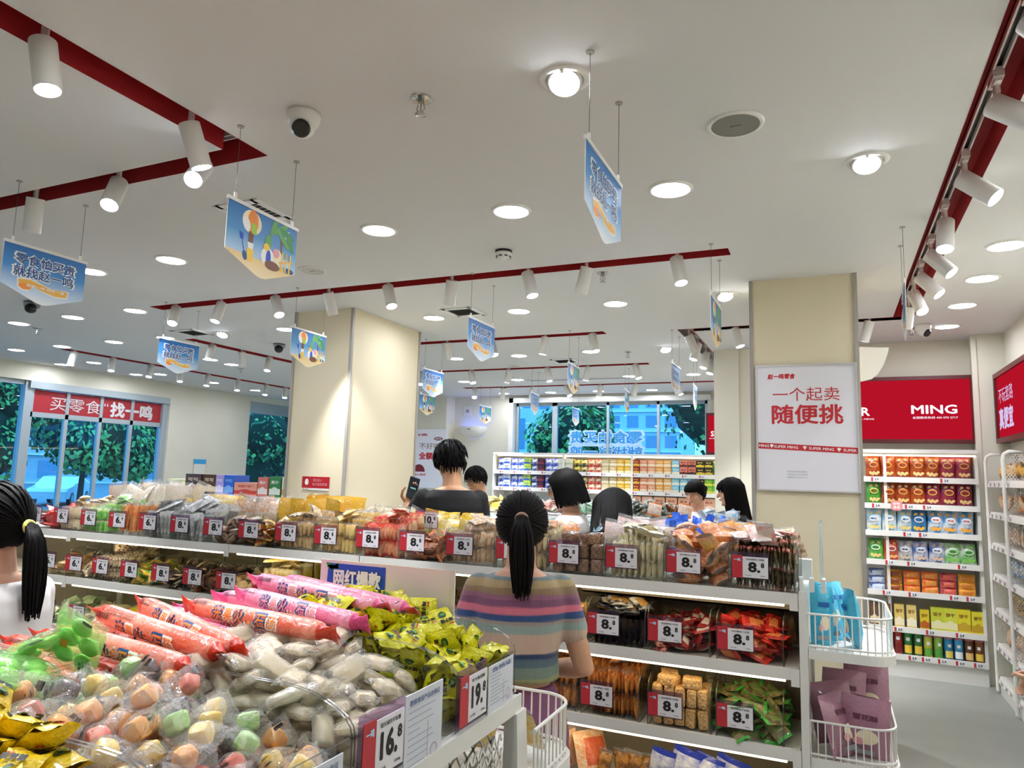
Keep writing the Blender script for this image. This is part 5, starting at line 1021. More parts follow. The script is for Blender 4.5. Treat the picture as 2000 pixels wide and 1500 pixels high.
def can(name, label, r, h, col, lid, band, word):
    mb = MB(); mb.lathe([(0, 0), (r, 0), (r, h*.93)], n=20, m=0); mb.lathe([(r*1.04, h*.93), (r*1.04, h*.99), (r*.95, h), (0, h)], n=20, m=1)
    for k in range(9):
        a0, a1 = -PI/2-.9+.2*k, -PI/2-.7+.2*k; q = r+.0012; mb.add([(q*math.cos(a0), q*math.sin(a0), h*.12), (q*math.cos(a1), q*math.sin(a1), h*.12), (q*math.cos(a1), q*math.sin(a1), h*.42), (q*math.cos(a0), q*math.sin(a0), h*.42)], [(0, 1, 2, 3)], 2)
    text(mb, word, (0, 0, 0), X3, Z3, h*.13, 3, .05, None, fn=lambda px, pz, e: ((r+.002+e)*math.cos(-PI/2+px/r), (r+.002+e)*math.sin(-PI/2+px/r), h*.65+pz))
    return Kind(name, 'can', label, [mb], [film('can'+col, col, bump=0), film('lid'+lid, lid, bump=0), film('cb'+band, band, bump=0), paint['white']])
GROUP = 'chip bags, boxes and cans on the wall shelving'; RC = random.Random(5); XS = [.345+.118*i for i in range(7)]
cn = 'first second third fourth fifth sixth seventh'.split()
def rowbags(z, row, items, h=.2):
    for i, it in enumerate(items):
        nm, ds, col, c2, acc, fr, wd, wc = it; lb = '%s, %s in the %s chip shelving row' % (ds, cn[i], row)
        K = bag(nm, lb, .116, h, .075, col, c2, acc, fr, wd, wc, 81+i); K.put((XS[i]+RC.uniform(-.006, .006), CY+.07, z+h/2+.002), (RC.gauss(0, .05), RC.gauss(0, .03), RC.gauss(0, .08)))
        o = K.put((XS[i]+RC.uniform(-.006, .006), CY+.16, z+h/2+.002), (RC.gauss(0, .05), 0, RC.gauss(0, .08))); o['label'] = 'bag standing hidden behind the %s one, %s chip row' % (cn[i], row)
br = lambda c='#8e3a1a', d='brown': ('chip_bag', d+' chip bag with golden emblem', c, '#b8501c', '#e8b048', '#e6c078', '薯片', '#7a2410')
mr = lambda: ('chip_bag', 'maroon purple chip bag with golden emblem', '#7e2448', '#9c2f3c', '#e8b048', '#e2b478', '薯片', '#7a2410')
rowbags(LV[0]+.003, 'top', [br(), br('#9a3a1c', 'red brown'), br('#8a3418', 'brown'), br('#8e3a1a', 'brown'), br('#7a3420', 'dark brown'), mr(), mr()])
rowbags(LV[1]+.003, 'second', [('chip_bag', 'bright green chip bag', '#58a83a', '#3c8f2c', '#f0d060', '#e6c078', '薯片', '#7a2410'), br('#7c3a20', 'dark brown'), br(), br('#9c4018', 'orange brown'), mr(), mr(), mr()])
bl = lambda: ('chip_bag', 'pale blue and white chip bag', '#8cc4e2', '#e8eef0', '#f2f2ee', '#ead27c', '脆片', '#2a5a9c'); bb = lambda: ('chip_bag', 'deep blue chip bag with yellow crisps', '#2c68a0', '#3f86b8', '#f2f2ee', '#f0b93c', '好丽', '#1f3f7c'); bw = lambda: ('chip_bag', 'blue bag with white crest and orange crisps', '#2f8fc8', '#e9eef2', '#f4f4f2', '#f2a838', '好友', '#c8202a')
rowbags(LV[2]+.003, 'third', [bl(), bl(), bl(), bb(), bw(), bw(), bw()])
rowbags(LV[3]+.003, 'fourth', [('chip_bag', 'green chip bag', '#3f9c3c', '#67b84c', '#f2f2ee', '#e6c078', '脆脆', '#1f5f2c'), ('chip_bag', 'red bag with white crest', '#c83428', '#d86a48', '#f4f4f2', '#e8a868', '玉米', '#7a1c14'), ('snack_bag', 'grey blue snack bag', '#5a6c88', '#e2e2e0', '#e8eaee', '#c9b49c', '海苔', '#2a3a5c'), ('snack_bag', 'blue topped white snack bag', '#3a5fb0', '#dfe3ea', '#e8eaee', '#d9b49c', '海苔', '#2a3a5c'), ('snack_bag', 'blue topped pale snack bag', '#2f56a8', '#dfe3ea', '#e8eaee', '#d9b49c', '虾条', '#2a3a5c'), ('snack_bag', 'white snack bag with green leaf', '#dfe4dc', '#4fae3c', '#e9efe4', '#7cc04c', '蔬菜', '#2f7a2c'), ('snack_bag', 'pale grey snack bag with green leaf', '#cfd4cc', '#58b444', '#e9efe4', '#7cc04c', '蔬菜', '#2f7a2c')], .18)
for i, (ds, col, c2) in enumerate((('dark blue', '#1f3a7c', '#c9d4e6'), ('golden brown', '#c08a20', '#7a3a18'), ('orange red', '#c04a1c', '#e8963a'), ('red orange', '#c8501f', '#e69a44'), ('maroon', '#8c2436', '#c05a4c'), ('mustard yellow', '#d09a2c', '#b06a1c'))):
    for k in range(3):
        K = mk('biscuit_pack', 'biscuit pack', '%s biscuit pack, %s of its stack in the fifth chip shelving row' % (ds, ('lowest', 'middle', 'topmost')[k]), 'p', (.125, .07, .05), col, c2, col, c2, nvar=1, scale=20, pr=(.3, .7)); K.put((.345+.138*i, CY+.075, LV[4]+.03+.062*k), (RC.gauss(0, .04), 0, RC.gauss(0, .1)))
for i, (ds, col, band, w, h) in enumerate((('brown and cream', '#6a4a30', '#e6d2a0', .07, .2), ('brown and cream', '#7a5434', '#e8d8ac', .07, .2), ('cream yellow', '#e2c46c', '#f0e4c0', .075, .2), ('cream yellow', '#e6cc7c', '#f2e8c8', .075, .2), ('yellow', '#d9c02c', '#b8601c', .07, .17), ('lime yellow', '#c9cf3a', '#e8e2b0', .1, .2), ('lime yellow', '#d2d644', '#e8e2b0', .1, .2), ('lemon', '#e2d630', '#c9a42c', .1, .2), ('lemon', '#e6da3c', '#c9a42c', .09, .19))):
    carton('biscuit_box', '%s upright biscuit box, %s in the sixth chip shelving row' % (ds, (cn+['eighth', 'ninth'])[i]), w, h, .06, col, band, '饼干', '#8a5a1c').put((.315+.097*i, CY+.05, LV[5]+.003), (0, 0, RC.gauss(0, .06)))
for i, (ds, col, band, w) in enumerate((('yellow', '#d9c02c', '#f0e6c0', .09), ('yellow', '#d9b82c', '#f0e6c0', .09))): carton('small_box', '%s small box, %s from the pillar in the bottom row' % (ds, cn[i]), w, .15, .06, col, band, '蛋糕', '#8a5a1c').put((.24+.1*i, CY+.05, LV[6]+.003), (0, 0, .05))
for i, (ds, col, band, word) in enumerate((('red', '#b8281e', '#e0a030', '薯'), ('deep red', '#a82420', '#7a1c18', '薯'), ('green', '#2f8a34', '#f0c840', '薯'), ('dark green', '#2c7a3a', '#e2bc3c', '薯'), ('yellow green', '#c9cc4a', '#58a43a', '薯'), ('leaf green', '#8cbc48', '#4a9a3c', '薯'), ('bright blue', '#2f8fc4', '#e8d060', '薯'), ('blue and white', '#3f9fd0', '#e9eef2', '薯'), ('brown', '#6a3a24', '#e2b870', '薯'), ('amber and brown', '#8a4c2c', '#e8c850', '薯'))):
    can('chip_can', '%s tall chip can, %s in the bottom row of chip shelving' % (ds, (cn+['eighth', 'ninth', 'tenth'])[i]), .034, .22 if i < 4 else .19, col, '#e6e4de' if i < 4 else '#d98a94', band, word).put((.42+.0755*i, CY+.045, LV[6]+.003), (0, 0, RC.gauss(0, .2)))
for i in range(2): can('round_tin', 'pink round can lying on top of the chip cans, %s' % ('one nearer the pillar', 'one nearer the side wall')[i], .036, .16, '#d98a94', '#e0a0a6', '#c8606c', '糖').put((.93+.1*i, CY+.18, LV[6]+.23), (PI/2, 0, 0))
for j, (z, pts) in enumerate(zip(LV, [[(.36, '2.9'), (.9, '2.9')], [(.36, '2.9'), (.62, '2.9'), (.76, '2.9')], [(.6, '1.9'), (.72, '2.9')], [(.45, '1.9'), (.62, '3.9'), (1.0, '3.9')], [(.42, '1.9'), (.62, '2.9'), (.93, '2.9'), (1.05, '2.9')], [(.5, '5.9'), (.74, '2.9'), (.96, '2.9')], [(.6, '5.9'), (.7, '5.9'), (.82, '5.9'), (.95, '5.9'), (1.08, '5.9')]])):
    for i, (x, f) in enumerate(pts): price_tag(f, 'tag reading %s, %s along the %s chip shelf edge' % (f, cn[i], cn[j]), (x, CY-.0125, z-.006))
t = thing('shelf_wobbler', 'pink round-cornered sticker hanging at the second chip shelf', 'shelf sticker', (.52, CY-.02, LV[1])); MB().prism([(.045*math.cos(a)*abs(math.cos(a))**-.4, .045*math.sin(a)*abs(math.sin(a)+1e-9)**-.4) for a in [2*PI*(i+.5)/24 for i in range(24)]], 'y', -.002, 0).build('disc', pm('wobbler', '#e08a8c', .4), t)
s = MB(); text(s, '好吃', (0, -.003, .016), X3, Z3, .026, 0, .03); text(s, '推荐', (0, -.003, -.016), X3, Z3, .026, 0, .03); s.build('lettering', paint['white'], t)
GROUP = 'snack bags on the side rack'
# ------------------------------------------------------------------ side rack with mesh ends
t = thing('side_rack', 'white wire rack along the side wall with perforated end panels', 'rack', (0, 0, 0))
for y in (7.1, 6.42):
    p = [(1.18, y, .02), (1.18, y, 1.86), (1.19, y, 1.9), (1.22, y, 1.92), (1.40, y, 1.92), (1.40, y, .02)]
    if y > 6.5: MB().tube(p, .012, 8).build('end_frame', white, t)
    else: MB().tube(p, .014, 8).build('end_frame', white, t)
    b = MB(); lattice(b, (1.19, y, .1), (1, 0, 0), (0, 0, 1), .2, 1.8, .02, .0022); b.build('end_mesh', white, t)
RL = [1.70, 1.45, 1.2, .95, .68, .4, .14]
for z in RL: MB().box(1.2, 1.41, 4.6, 7.09, z-.012, z).add([(1.2, 4.6, z), (1.185, 4.6, z-.05), (1.185, 7.09, z-.05), (1.2, 7.09, z)], [(0, 1, 2, 3)]).build('shelf', white, t)
MB().box(1.2, 1.41, 4.6, 7.09, 0, .1).build('base', white, t)
rk = [('dark printed', '#4a2f22', '#d9a03a'), ('orange striped', '#c8743a', '#e8c9a0'), ('pale', '#d9cbb8', '#b08a6a'), ('blue', '#3a7fb8', '#e2e6ea'), ('gold', '#b8922c', '#6a4a1c'), ('peach', '#d99a78', '#e8c9b0'), ('pink', '#d86a9c', '#58b048')]
for j, z in enumerate(RL):
    ds, c1, c2 = rk[j]
    for i in range(6): mk('rack_snack_bag', 'snack bag', '%s snack bag, %s along the %s shelf of the side rack' % (ds, cn[i], cn[j]), 'p', (.12, .15, .05), c1, c2, None, c2, nvar=1, scale=24).put((1.285+RC.uniform(-.02, .02), 6.98-.13*i, z+.08), (RC.gauss(0, .12), 0, -PI/2+RC.gauss(0, .2)))
    for i in range(5): price_tag('6.9', 'slanted tag, %s along the %s side rack shelf' % (cn[i], cn[j]), (1.186, 6.95-.16*i, z-.03), -PI/2)
# ------------------------------------------------------------------ shelving under the end window
GROUP = 'boxes and pouches under the end window'
t = thing('window_shelving', 'long white shelving under the end window stocked with boxes and bags', 'shelving', (0, 0, 0)); BY = 10.6
for z in (1.70, 1.435, 1.17, .9, .6, .3): MB().box(-5.05, -1.12, BY, BY+.42, z-.02, z).box(-5.05, -1.12, BY-.015, BY, z-.045, z+.015).build('shelf', white, t)
MB().box(-5.05, -1.12, BY+.42, BY+.45, 0, 1.98).build('back_panel', white, t)
for x in (-5.06, -3.85, -2.75, -1.11): MB().box(x-.015, x+.015, BY, BY+.45, 0, 1.98).build('upright', white, t)
MB().box(-5.07, -1.1, BY-.01, BY+.45, 1.965, 2.0).build('canopy', white, t); MB().box(-5.0, -1.15, BY+.02, BY+.04, 1.945, 1.964).build('light_strip', strip, t); MB().box(-5.05, -1.12, BY+.02, BY+.42, 0, .25).build('base', white, t)
cols = [('deep blue', '#1f3f9c', '#dfe6f2', 'p'), ('white and blue', '#dfe4ea', '#3a5fb0', 'b'), ('royal blue', '#2446b0', '#e6ecf4', 'p'), ('blue and white', '#2a50b8', '#dfe6f2', 'p'), ('lime', '#b8d84c', '#3a5fb0', 'b'), ('navy', '#20388c', '#cfd8ec', 'p'), ('plum', '#3a1f38', '#8a3a44', 'b'), ('violet blue', '#2a3fae', '#dfe6f2', 'p'), ('cobalt', '#2748b4', '#e4eaf4', 'p'), ('white', '#e4e4dc', '#c9d4b8', 'b'), ('ivory', '#e6e2d4', '#b8c49c', 'b'),
        ('black', '#23261f', '#c9b84c', 'p'), ('charcoal', '#2a2a28', '#d2c27c', 'p'), ('crimson', '#b02420', '#e2d2b0', 'p'), ('red', '#a8201c', '#e8dcc0', 'p'), ('beige', '#cdb98c', '#e8dcc0', 'b'), ('tan', '#c9b07c', '#f0e6cc', 'b'), ('golden', '#dca82c', '#f0e2b0', 'b'), ('yellow', '#e2b83a', '#f4e8c0', 'b'), ('dark red', '#9c2a24', '#e2b83a', 'b'), ('coral', '#e08a6a', '#f0d8b8', 'b'), ('peach', '#e8a078', '#f2dcc0', 'b'), ('orange', '#e8a04c', '#f4e0b8', 'b'), ('apricot', '#ecb060', '#f4e4c4', 'b'), ('sky blue', '#7cc0d8', '#f0ead0', 'b'),
        ('salmon', '#e0806a', '#6a3020', 'b'), ('brick', '#d8745c', '#4a2a20', 'b'), ('black and yellow', '#26241c', '#e6c83c', 'b'), ('black and gold', '#2a281e', '#dcbc3c', 'b'), ('grass green', '#58a83c', '#c9dc8c', 'p'), ('brown', '#5c4030', '#a88a68', 'p'), ('steel blue', '#4c7ca8', '#dfe8f0', 'p'), ('citron', '#c9c02c', '#8a6a1c', 'p')]
for j, z in enumerate((1.70, 1.435)):
    for i, (ds, c1, c2, ty) in enumerate(cols):
        x = -4.95+i*.1188; rw = ('upper', 'lower')[j]
        if j and i in (24, 25, 26): ds, c1, c2 = 'sky blue', '#7cc4dc', '#f2e6c8'
        if j and i in (28, 29): ds, c1, c2, ty = 'leaf green', '#6cb838', '#e8e04c', 'b'
        for k in range(2):
            lb = '%s %s, %s of its pile in the %s row under the end window' % (ds, 'box' if ty == 'b' else 'pouch', ('lower', 'upper')[k], rw)
            if ty == 'b': K = carton('window_shelf_box', lb, .112, .105, .1, c1, c2, '零食', c2); K.put((x, BY+.07, z+.003+.107*k), (0, 0, RC.gauss(0, .05)))
            else: K = mk('window_shelf_pouch', 'pouch', lb, 'p', (.115, .11, .06), c1, c2, c1, c2, nvar=1, scale=26, pr=(.35, .6)); K.put((x, BY+.07, z+.058+.1*k), (RC.gauss(-.15, .08), 0, RC.gauss(0, .08)))
    for i in range(16): price_tag('4.9', 'tiny tag, %s along the %s row under the end window' % (ORD[i], ('upper', 'lower')[j]), (-4.9+.245*i, BY-.0155, z-.015))
for i in range(9): carton('peach_box', 'peach box, %s in the third row under the end window' % ORD[i], .16, .2, .1, '#e0a888', '#f0d8c8', '果冻', '#a85a3c').put((-2.7+.18*i, BY+.07, 1.173), (0, 0, RC.gauss(0, .05)))
# ------------------------------------------------------------------ middle gondola with two tiers of sweets
GROUP = None
t = thing('middle_gondola', 'second white gondola heaped with small packets in two tiers', 'shelving', (0, 0, 0)); MY = 5.0
MB().box(-3.35, -.6, MY, MY+.8, 0, 1.0).build('body', white, t); MB().box(-3.38, -.58, MY-.02, MY+.82, 1.0, 1.22).build('tray', white, t); MB().box(-3.35, -.6, MY+.33, MY+.8, 1.22, 1.33).build('step', white, t)
MF = [('light_blue_packet', 'light blue packet on the front tier of the middle gondola', '#a8cfe2', '#e6eef0', -3.3, -2.3, 30), ('teal_packet', 'teal and white packet on the front tier near the woman in white', '#6cc4c8', '#e2efee', -2.3, -1.65, 20), ('white_blue_packet', 'white and pale blue packet on the middle gondola front tier', '#dfe9ee', '#9cc8dc', -1.65, -1.1, 16), ('cream_packet', 'cream packet on the front tier by the poster pillar', '#e6dcc8', '#d9b090', -1.1, -.65, 14)]
MBk = [('panda_packet', 'white and dark green packet on the back tier beyond the man in black', '#e4e6e0', '#2f4a38', -3.3, -2.7, 24), ('mixed_yellow_packet', 'white and yellow packet on the back tier of the middle gondola', '#e6e0c8', '#d9c23c', -2.75, -2.35, 16), ('pinkish_packet', 'pinkish white packet on the back tier above the ponytail', '#e6d6d0', '#c98a78', -2.35, -2.0, 14), ('green_packet', 'green and white packet on the back tier of the middle gondola', '#3f9a5c', '#e2ece0', -2.05, -1.6, 16), ('zebra_packet', 'white packet with black and green print, back tier', '#e6e8e2', '#2a4a34', -1.6, -1.15, 22), ('orange_black_packet', 'orange and black packet on the back tier', '#e0842c', '#2c2622', -1.3, -1.05, 10), ('sky_packet', 'sky blue packet on the back tier before the bangs woman', '#6cb0dc', '#e4eef4', -.92, -.65, 5)]
RG = random.Random(31)
for (nm, lb, c1, c2, a, c, n), y, z, top in [(m, MY+.16, 1.235, .13) for m in MF]+[(m, MY+.55, 1.345, .14) for m in MBk]:
    drop([mk(nm, 'snack packet', lb, 'p', (.085, .12, .035), c1, c2, None, c2, scale=30)], int(n*1.5), a, c, y-.12, y+.12, z+.04, .075, .035, RG, lambda x, yy, z=z, top=top: z+top, tilt=.5)
for k, (x, lb) in enumerate(((-1.2, 'orange topped bag beside the dark-haired person'), (-.98, 'orange topped bag nearer the pillar'))): mk('orange_top_bag', 'snack bag', lb+' on the middle gondola', 'p', (.1, .1, .04), '#e8e2da', '#e8b08c', '#e07a2c', None, nvar=1).put((x, MY+.3, 1.42), (-.3, .2, .3))
# ------------------------------------------------------------------ low counter with boxes near the storefront
GROUP = 'drink cartons on the storefront counter'
t = thing('storefront_counter', 'white counter in front of the storefront carrying drink boxes', 'counter', (0, 0, 0)); MB().box(-6.6, -4.4, 5.45, 5.95, 0, 1.33).build('body', white, t); MB().box(-6.62, -4.38, 5.43, 5.97, 1.33, 1.36).build('counter_top', white, t)
for i, (ds, x, w, h, c1, c2, wd) in enumerate((('chocolate brown drinks carton', -6.12, .24, .2, '#4c3526', '#d9c2a4', '可可'), ('second chocolate brown drinks carton', -5.9, .18, .2, '#553b2a', '#dcc8ac', '可可'), ('lilac drinks carton', -5.75, .12, .2, '#a89ad8', '#e2dcf0', '牛奶'), ('bright blue drinks carton', -5.62, .14, .2, '#2f66d0', '#7cb0ec', '牛奶'), ('long salmon pink low carton', -5.4, .3, .13, '#e8a08c', '#c84a3c', '饼干'), ('red and white carton', -5.17, .13, .19, '#d87a6c', '#f0e4dc', '果汁'), ('dark green carton', -5.02, .14, .2, '#3f8a50', '#e4ece0', '果汁'), ('white carton with orange fruit', -4.82, .22, .2, '#e8e2d8', '#e09a58', '果汁'), ('lime green carton', -4.6, .18, .2, '#7cc04c', '#c9e28c', '果汁'), ('pale yellow box', -6.42, .16, .14, '#e8ecb8', '#f4f4dc', '饼干'))):
    carton('drink_carton', ds+' on the counter near the storefront', w, h, .2, c1, c2, wd, c2).put((x, 5.62, 1.362), (0, 0, RC.gauss(0, .04)))
GROUP = None
t = thing('notice_stand', 'small blue and white notice on the cream wall beside the storefront', 'notice', (-10.09, 9.2, 1.62), PI/2); MB().box(-.12, .12, -.01, 0, -.12, .06).build('sheet', white, t); MB().box(-.13, .13, -.014, 0, .06, .14).build('header', paint['cyan'], t)
# ------------------------------------------------------------------ people
skinm = pm('skin', '#d3a384', .5, c2='#c99678', scale=6); skin2 = pm('skin_tan', '#c08f6c', .5, c2='#b5845f', scale=6)
hairm = pm('hair_black', '#090707', .6, spec=.1); hairb = pm('hair_brown_black', '#0f0a09', .58, spec=.13)
eyew = pm('eye_white', '#e8e4de', .3); lipm = pm('lips', '#b0605a', .4)
def meshed(mb, voxel, smooth=2, name='body'):
    """fuse overlapping closed pieces into one continuous surface"""
    me = bpy.data.meshes.new('tmp'); me.from_pydata(mb.v, [], mb.f); o = bpy.data.objects.new('tmp', me); COL.objects.link(o)
    r = o.modifiers.new('r', 'REMESH'); r.mode = 'VOXEL'; r.voxel_size = voxel
    s = o.modifiers.new('s', 'SMOOTH'); s.iterations = smooth; s.factor = .5
    dg = bpy.context.evaluated_depsgraph_get(); dg.update(); m = bpy.data.meshes.new_from_object(o.evaluated_get(dg)); m.name = name
    bpy.data.objects.remove(o); bpy.data.meshes.remove(me); m.polygons.foreach_set('use_smooth', [True]*len(m.polygons)); return m
def limb(mb, pts, rs, n=12, steps=5):
    """tapering limb with round ends through joints pts"""
    P, Q = [], []
    for i in range(len(pts)-1):
        a, c = Vector(pts[i]), Vector(pts[i+1])
        for k in range(steps): f = k/steps; P.append(a.lerp(c, f)); Q.append(rs[i]+(rs[i+1]-rs[i])*(f*f*(3-2*f)))
    P.append(Vector(pts[-1])); Q.append(rs[-1]); d0 = (P[0]-P[1]).normalized(); d1 = (P[-1]-P[-2]).normalized()
    P = [P[0]+d0*Q[0]*.9, P[0]+d0*Q[0]*.5]+P+[P[-1]+d1*Q[-1]*.5, P[-1]+d1*Q[-1]*.9]; Q = [Q[0]*.3, Q[0]*.85]+Q+[Q[-1]*.85, Q[-1]*.3]
    mb.tube(P, Q, n)
def torso(mb, S, rows, inf=0, n=22):
    R = []
    for z, rx, ry, oy in rows:
        R.append([(S*(rx+inf)*math.copysign(abs(math.cos(a))**.85, math.cos(a)), S*oy+S*(ry+inf)*math.copysign(abs(math.sin(a))**.85, math.sin(a)), S*z) for a in [2*PI*k/n for k in range(n)]])
    mb.rings(R)
def hand(mb, w, d, nrm, S, curl=.5, side=1):
    """palm and five separate fingers at wrist w, pointing along d, palm facing nrm"""
    d = d.normalized(); nrm = (nrm-d*nrm.dot(d)).normalized(); x = d.cross(nrm)*side; L = .105*S
    for k, (u, ln) in enumerate(((-.6, .62), (-.2, .72), (.2, .68), (.6, .52))):
        b0 = w+d*L*.8+x*u*.035*S; p = [w+d*L*.15+x*u*.02*S, w+d*L*.5+x*u*.032*S, b0]; limb(mb, p, [.011*S, .012*S, .0095*S], 8, 2)
        q = [b0]; dd = d.copy()
        for j in range(3): dd = (dd+nrm*curl*(.45+.25*j)).normalized(); q.append(q[-1]+dd*ln*L*(.42, .32, .26)[j])
        limb(mb, q, [.0088*S, .008*S, .0072*S, .006*S], 8, 2)
    t0 = w+d*L*.25+x*.026*S; limb(mb, [t0, t0+(d*.5+x*.8+nrm*.3).normalized()*.036*S, t0+(d*.9+x*.75+nrm*.6).normalized()*.066*S, t0+(d*1.1+x*.5+nrm*.8).normalized()*.088*S], [.012*S, .0105*S, .009*S, .007*S], 8, 2)
def person(label, loc, rz, Ht, sex='f', head=(0, 0, 0), arms=None, lean=0, hair='pony', shirt=None, sleeve=.5, trous=None, skin=skinm, shoe=blackm, hem=.555, tie=None, glasses=False, hm=hairm, fem=.0, vol=1.0, palm=None):
    S = Ht; t = thing('person', label, 'person', loc, rz)
    w = .9 if sex == 'f' else 1.0
    rows = [(.44, .095, .065, 0), (.49, .104, .078, -.005), (.53, .1, .074, -.003), (.60, .078*w, .058, .004), (.66, .086*w, .064, .004), (.72, .1*w, .07, .006), (.765, .108*w, .066, 0), (.80, .1*w, .054, -.006), (.82, .074*w, .042, -.008), (.838, .04, .036, -.008)]
    sh = .1*w
    if arms is None: arms = [(-.02, .02, -.17, .06, .1, -.3), (.02, .02, -.17, -.06, .1, -.3)]
    A = []
    for s, a in zip((-1, 1), arms):   # elbow and wrist offsets from the shoulder, in body heights
        p0 = Vector((s*sh, -.004, .797))*S; p1 = p0+Vector((s*abs(a[0]), a[1], a[2]))*S; p2 = p0+Vector((a[3], a[4], a[5]))*S; A.append((p0, p1, p2))
    b = MB(); torso(b, S, rows); limb(b, [(0, -.008*S, .81*S), (0, .002*S, .885*S)], [.036*S, .032*S], 14)
    for s, (p0, p1, p2) in zip((-1, 1), A):
        limb(b, [p0, p1, p2], [.027*S, .024*S, .0165*S]); dd = (p2-p1).normalized(); hand(b, p2, dd, Vector(palm) if palm and s < 0 else Vector((-s, .2, .3)) if abs(dd.z) > .5 else Vector((-s*.3, -.2, 1 if arms[0][5] > -.12 else -1)), S/1.7, .45, s)
    legs = []
    for s in (-1, 1):
        L = [(s*.05*S, 0, .5*S), (s*.053*S, .012*S, .28*S), (s*.05*S, -.01*S, .05*S)]; legs.append(L); limb(b, L, [.056*S, .036*S, .022*S], 14)
        limb(b, [(s*.05*S, -.015*S, .028*S), (s*.055*S, .075*S, .02*S)], [.026*S, .02*S])
    HM = Matrix.Translation((0, 0, .868*S)) @ Matrix.Rotation(head[2], 4, 'Z') @ Matrix.Rotation(head[0], 4, 'X') @ Matrix.Rotation(head[1], 4, 'Y'); k0 = len(b.v); u = S*.132/2   # half head height
    c = Vector((0, .012*S, u*1.0))
    b.ell(c+Vector((0, -.1*u, .12*u)), .68*u, .86*u, .9*u, 22, 16); b.ell(c+Vector((0, .22*u, -.42*u)), .5*u, .5*u, .58*u, 16, 10)
    b.ell(c+Vector((0, .62*u, -.84*u)), .2*u, .16*u, .14*u, 10, 8)
    limb(b, [c+Vector((0, .74*u, .1*u)), c+Vector((0, .92*u, -.22*u))], [.07*u, .13*u], 8); b.ell(c+Vector((0, .72*u, -.5*u)), .2*u, .1*u, .09*u, 10, 6)
    for s in (-1, 1):
        b.ell(c+Vector((s*.68*u, -.02*u, -.08*u)), .07*u, .16*u, .24*u, 10, 8); b.ell(c+Vector((s*.3*u, .66*u, .17*u)), .24*u, .1*u, .08*u, 10, 6); b.ell(c+Vector((s*.36*u, .5*u, -.25*u)), .24*u, .22*u, .22*u, 10, 6)
    b.xf(HM, k0); LM = Matrix.Rotation(lean, 4, 'X'); b.xf(Matrix.Translation((0, 0, .5*S)) @ LM @ Matrix.Translation((0, 0, -.5*S)), 0) if lean else None
    HMW = (Matrix.Translation((0, 0, .5*S)) @ LM @ Matrix.Translation((0, 0, -.5*S)) @ HM) if lean else HM
    me = meshed(b, .0065, 2); me.materials.append(skin); body = link('body', me, t)
    f = MB()
    for s in (-1, 1):
        f.ell(c+Vector((s*.3*u, .7*u, .03*u)), .13*u, .07*u, .055*u, 10, 6, 0); f.ell(c+Vector((s*.3*u, .755*u, .03*u)), .05*u, .03*u, .05*u, 8, 6, 1); f.ell(c+Vector((s*.3*u, .76*u, .085*u)), .15*u, .03*u, .018*u, 8, 4, 1)
    f.xf(HMW); f.build('eyes', [eyew, blackm], t)
    f = MB()
    for s in (-1, 1): f.tube([c+Vector((s*.13*u, .78*u, .25*u)), c+Vector((s*.32*u, .77*u, .3*u)), c+Vector((s*.5*u, .64*u, .25*u))], [.025*u, .035*u, .015*u], 6)
    f.xf(HMW); f.build('eyebrows', hm, t)
    f = MB().ell(c+Vector((0, .81*u, -.46*u)), .19*u, .05*u, .035*u, 10, 4).ell(c+Vector((0, .81*u, -.54*u)), .16*u, .05*u, .04*u, 10, 4); f.xf(HMW); f.build('lips', lipm, t)
    if glasses:
        f = MB()
        for s in (-1, 1):
            f.tube([c+Vector((s*(.32+.24*math.cos(a))*u, .9*u-abs(.1*math.cos(a))*u*.5, (.02+.2*math.sin(a))*u)) for a in [2*PI*k/14 for k in range(15)]], .018*u, 6); f.tube([c+Vector((s*.56*u, .84*u, .06*u)), c+Vector((s*.7*u, .4*u, .06*u)), c+Vector((s*.72*u, -.05*u, .02*u))], .018*u, 6)
        f.tube([c+Vector((-.08*u, .9*u, .04*u)), c+Vector((.08*u, .9*u, .04*u))], .018*u, 6); f.xf(HMW); f.build('glasses', blackm, t)
    # clothes
    if shirt:
        q = MB(); z0 = hem; rr = [(z0, .1*w+.004 if z0 < .56 else .09*w, .072, 0)]+[r for r in rows if z0+.015 < r[0] < .83]; rr[-1] = (.826, .06, .042, -.008); torso(q, S, rr, .009)
        for p0, p1, p2 in A:
            if sleeve <= 1: limb(q, [p0+Vector((0, 0, .0)), p0.lerp(p1, sleeve)], [.034*S, .034*S])
            else: limb(q, [p0, p1, p1.lerp(p2, sleeve-1)], [.034*S, .031*S, .025*S])
        if lean: q.xf(Matrix.Translation((0, 0, .5*S)) @ LM @ Matrix.Translation((0, 0, -.5*S)))
        me = meshed(q, .009, 3, 'shirt'); me.materials.append(shirt); link('shirt', me, t)
    q = MB(); torso(q, S, [(.43, .1, .07, 0)]+[r for r in rows if .45 < r[0] < .62], .008)
    for L in legs: limb(q, L, [.064*S, .047*S, .036*S], 14)
    me = meshed(q, .011, 3, 'trousers'); me.materials.append(trous or pm('trousers_dark', '#26262c', .8)); link('trousers', me, t)
    for s in (-1, 1):
        q = MB(); limb(q, [(s*.05*S, -.03*S, .022*S), (s*.053*S, .03*S, .026*S), (s*.056*S, .085*S, .018*S)], [.03*S, .03*S, .024*S], 12); me = meshed(q, .008, 2, 'shoe')
        for vv in me.vertices: vv.co.z = max(vv.co.z, 0)
        me.materials.append(shoe); link('shoe', me, t)
    # hair
    R = random.Random(int(Ht*1000)+len(label)); q = MB(); ce = c+Vector((0, -.1*u, .12*u)); ex = Vector((.8*vol, .97*vol, 1.0))*u
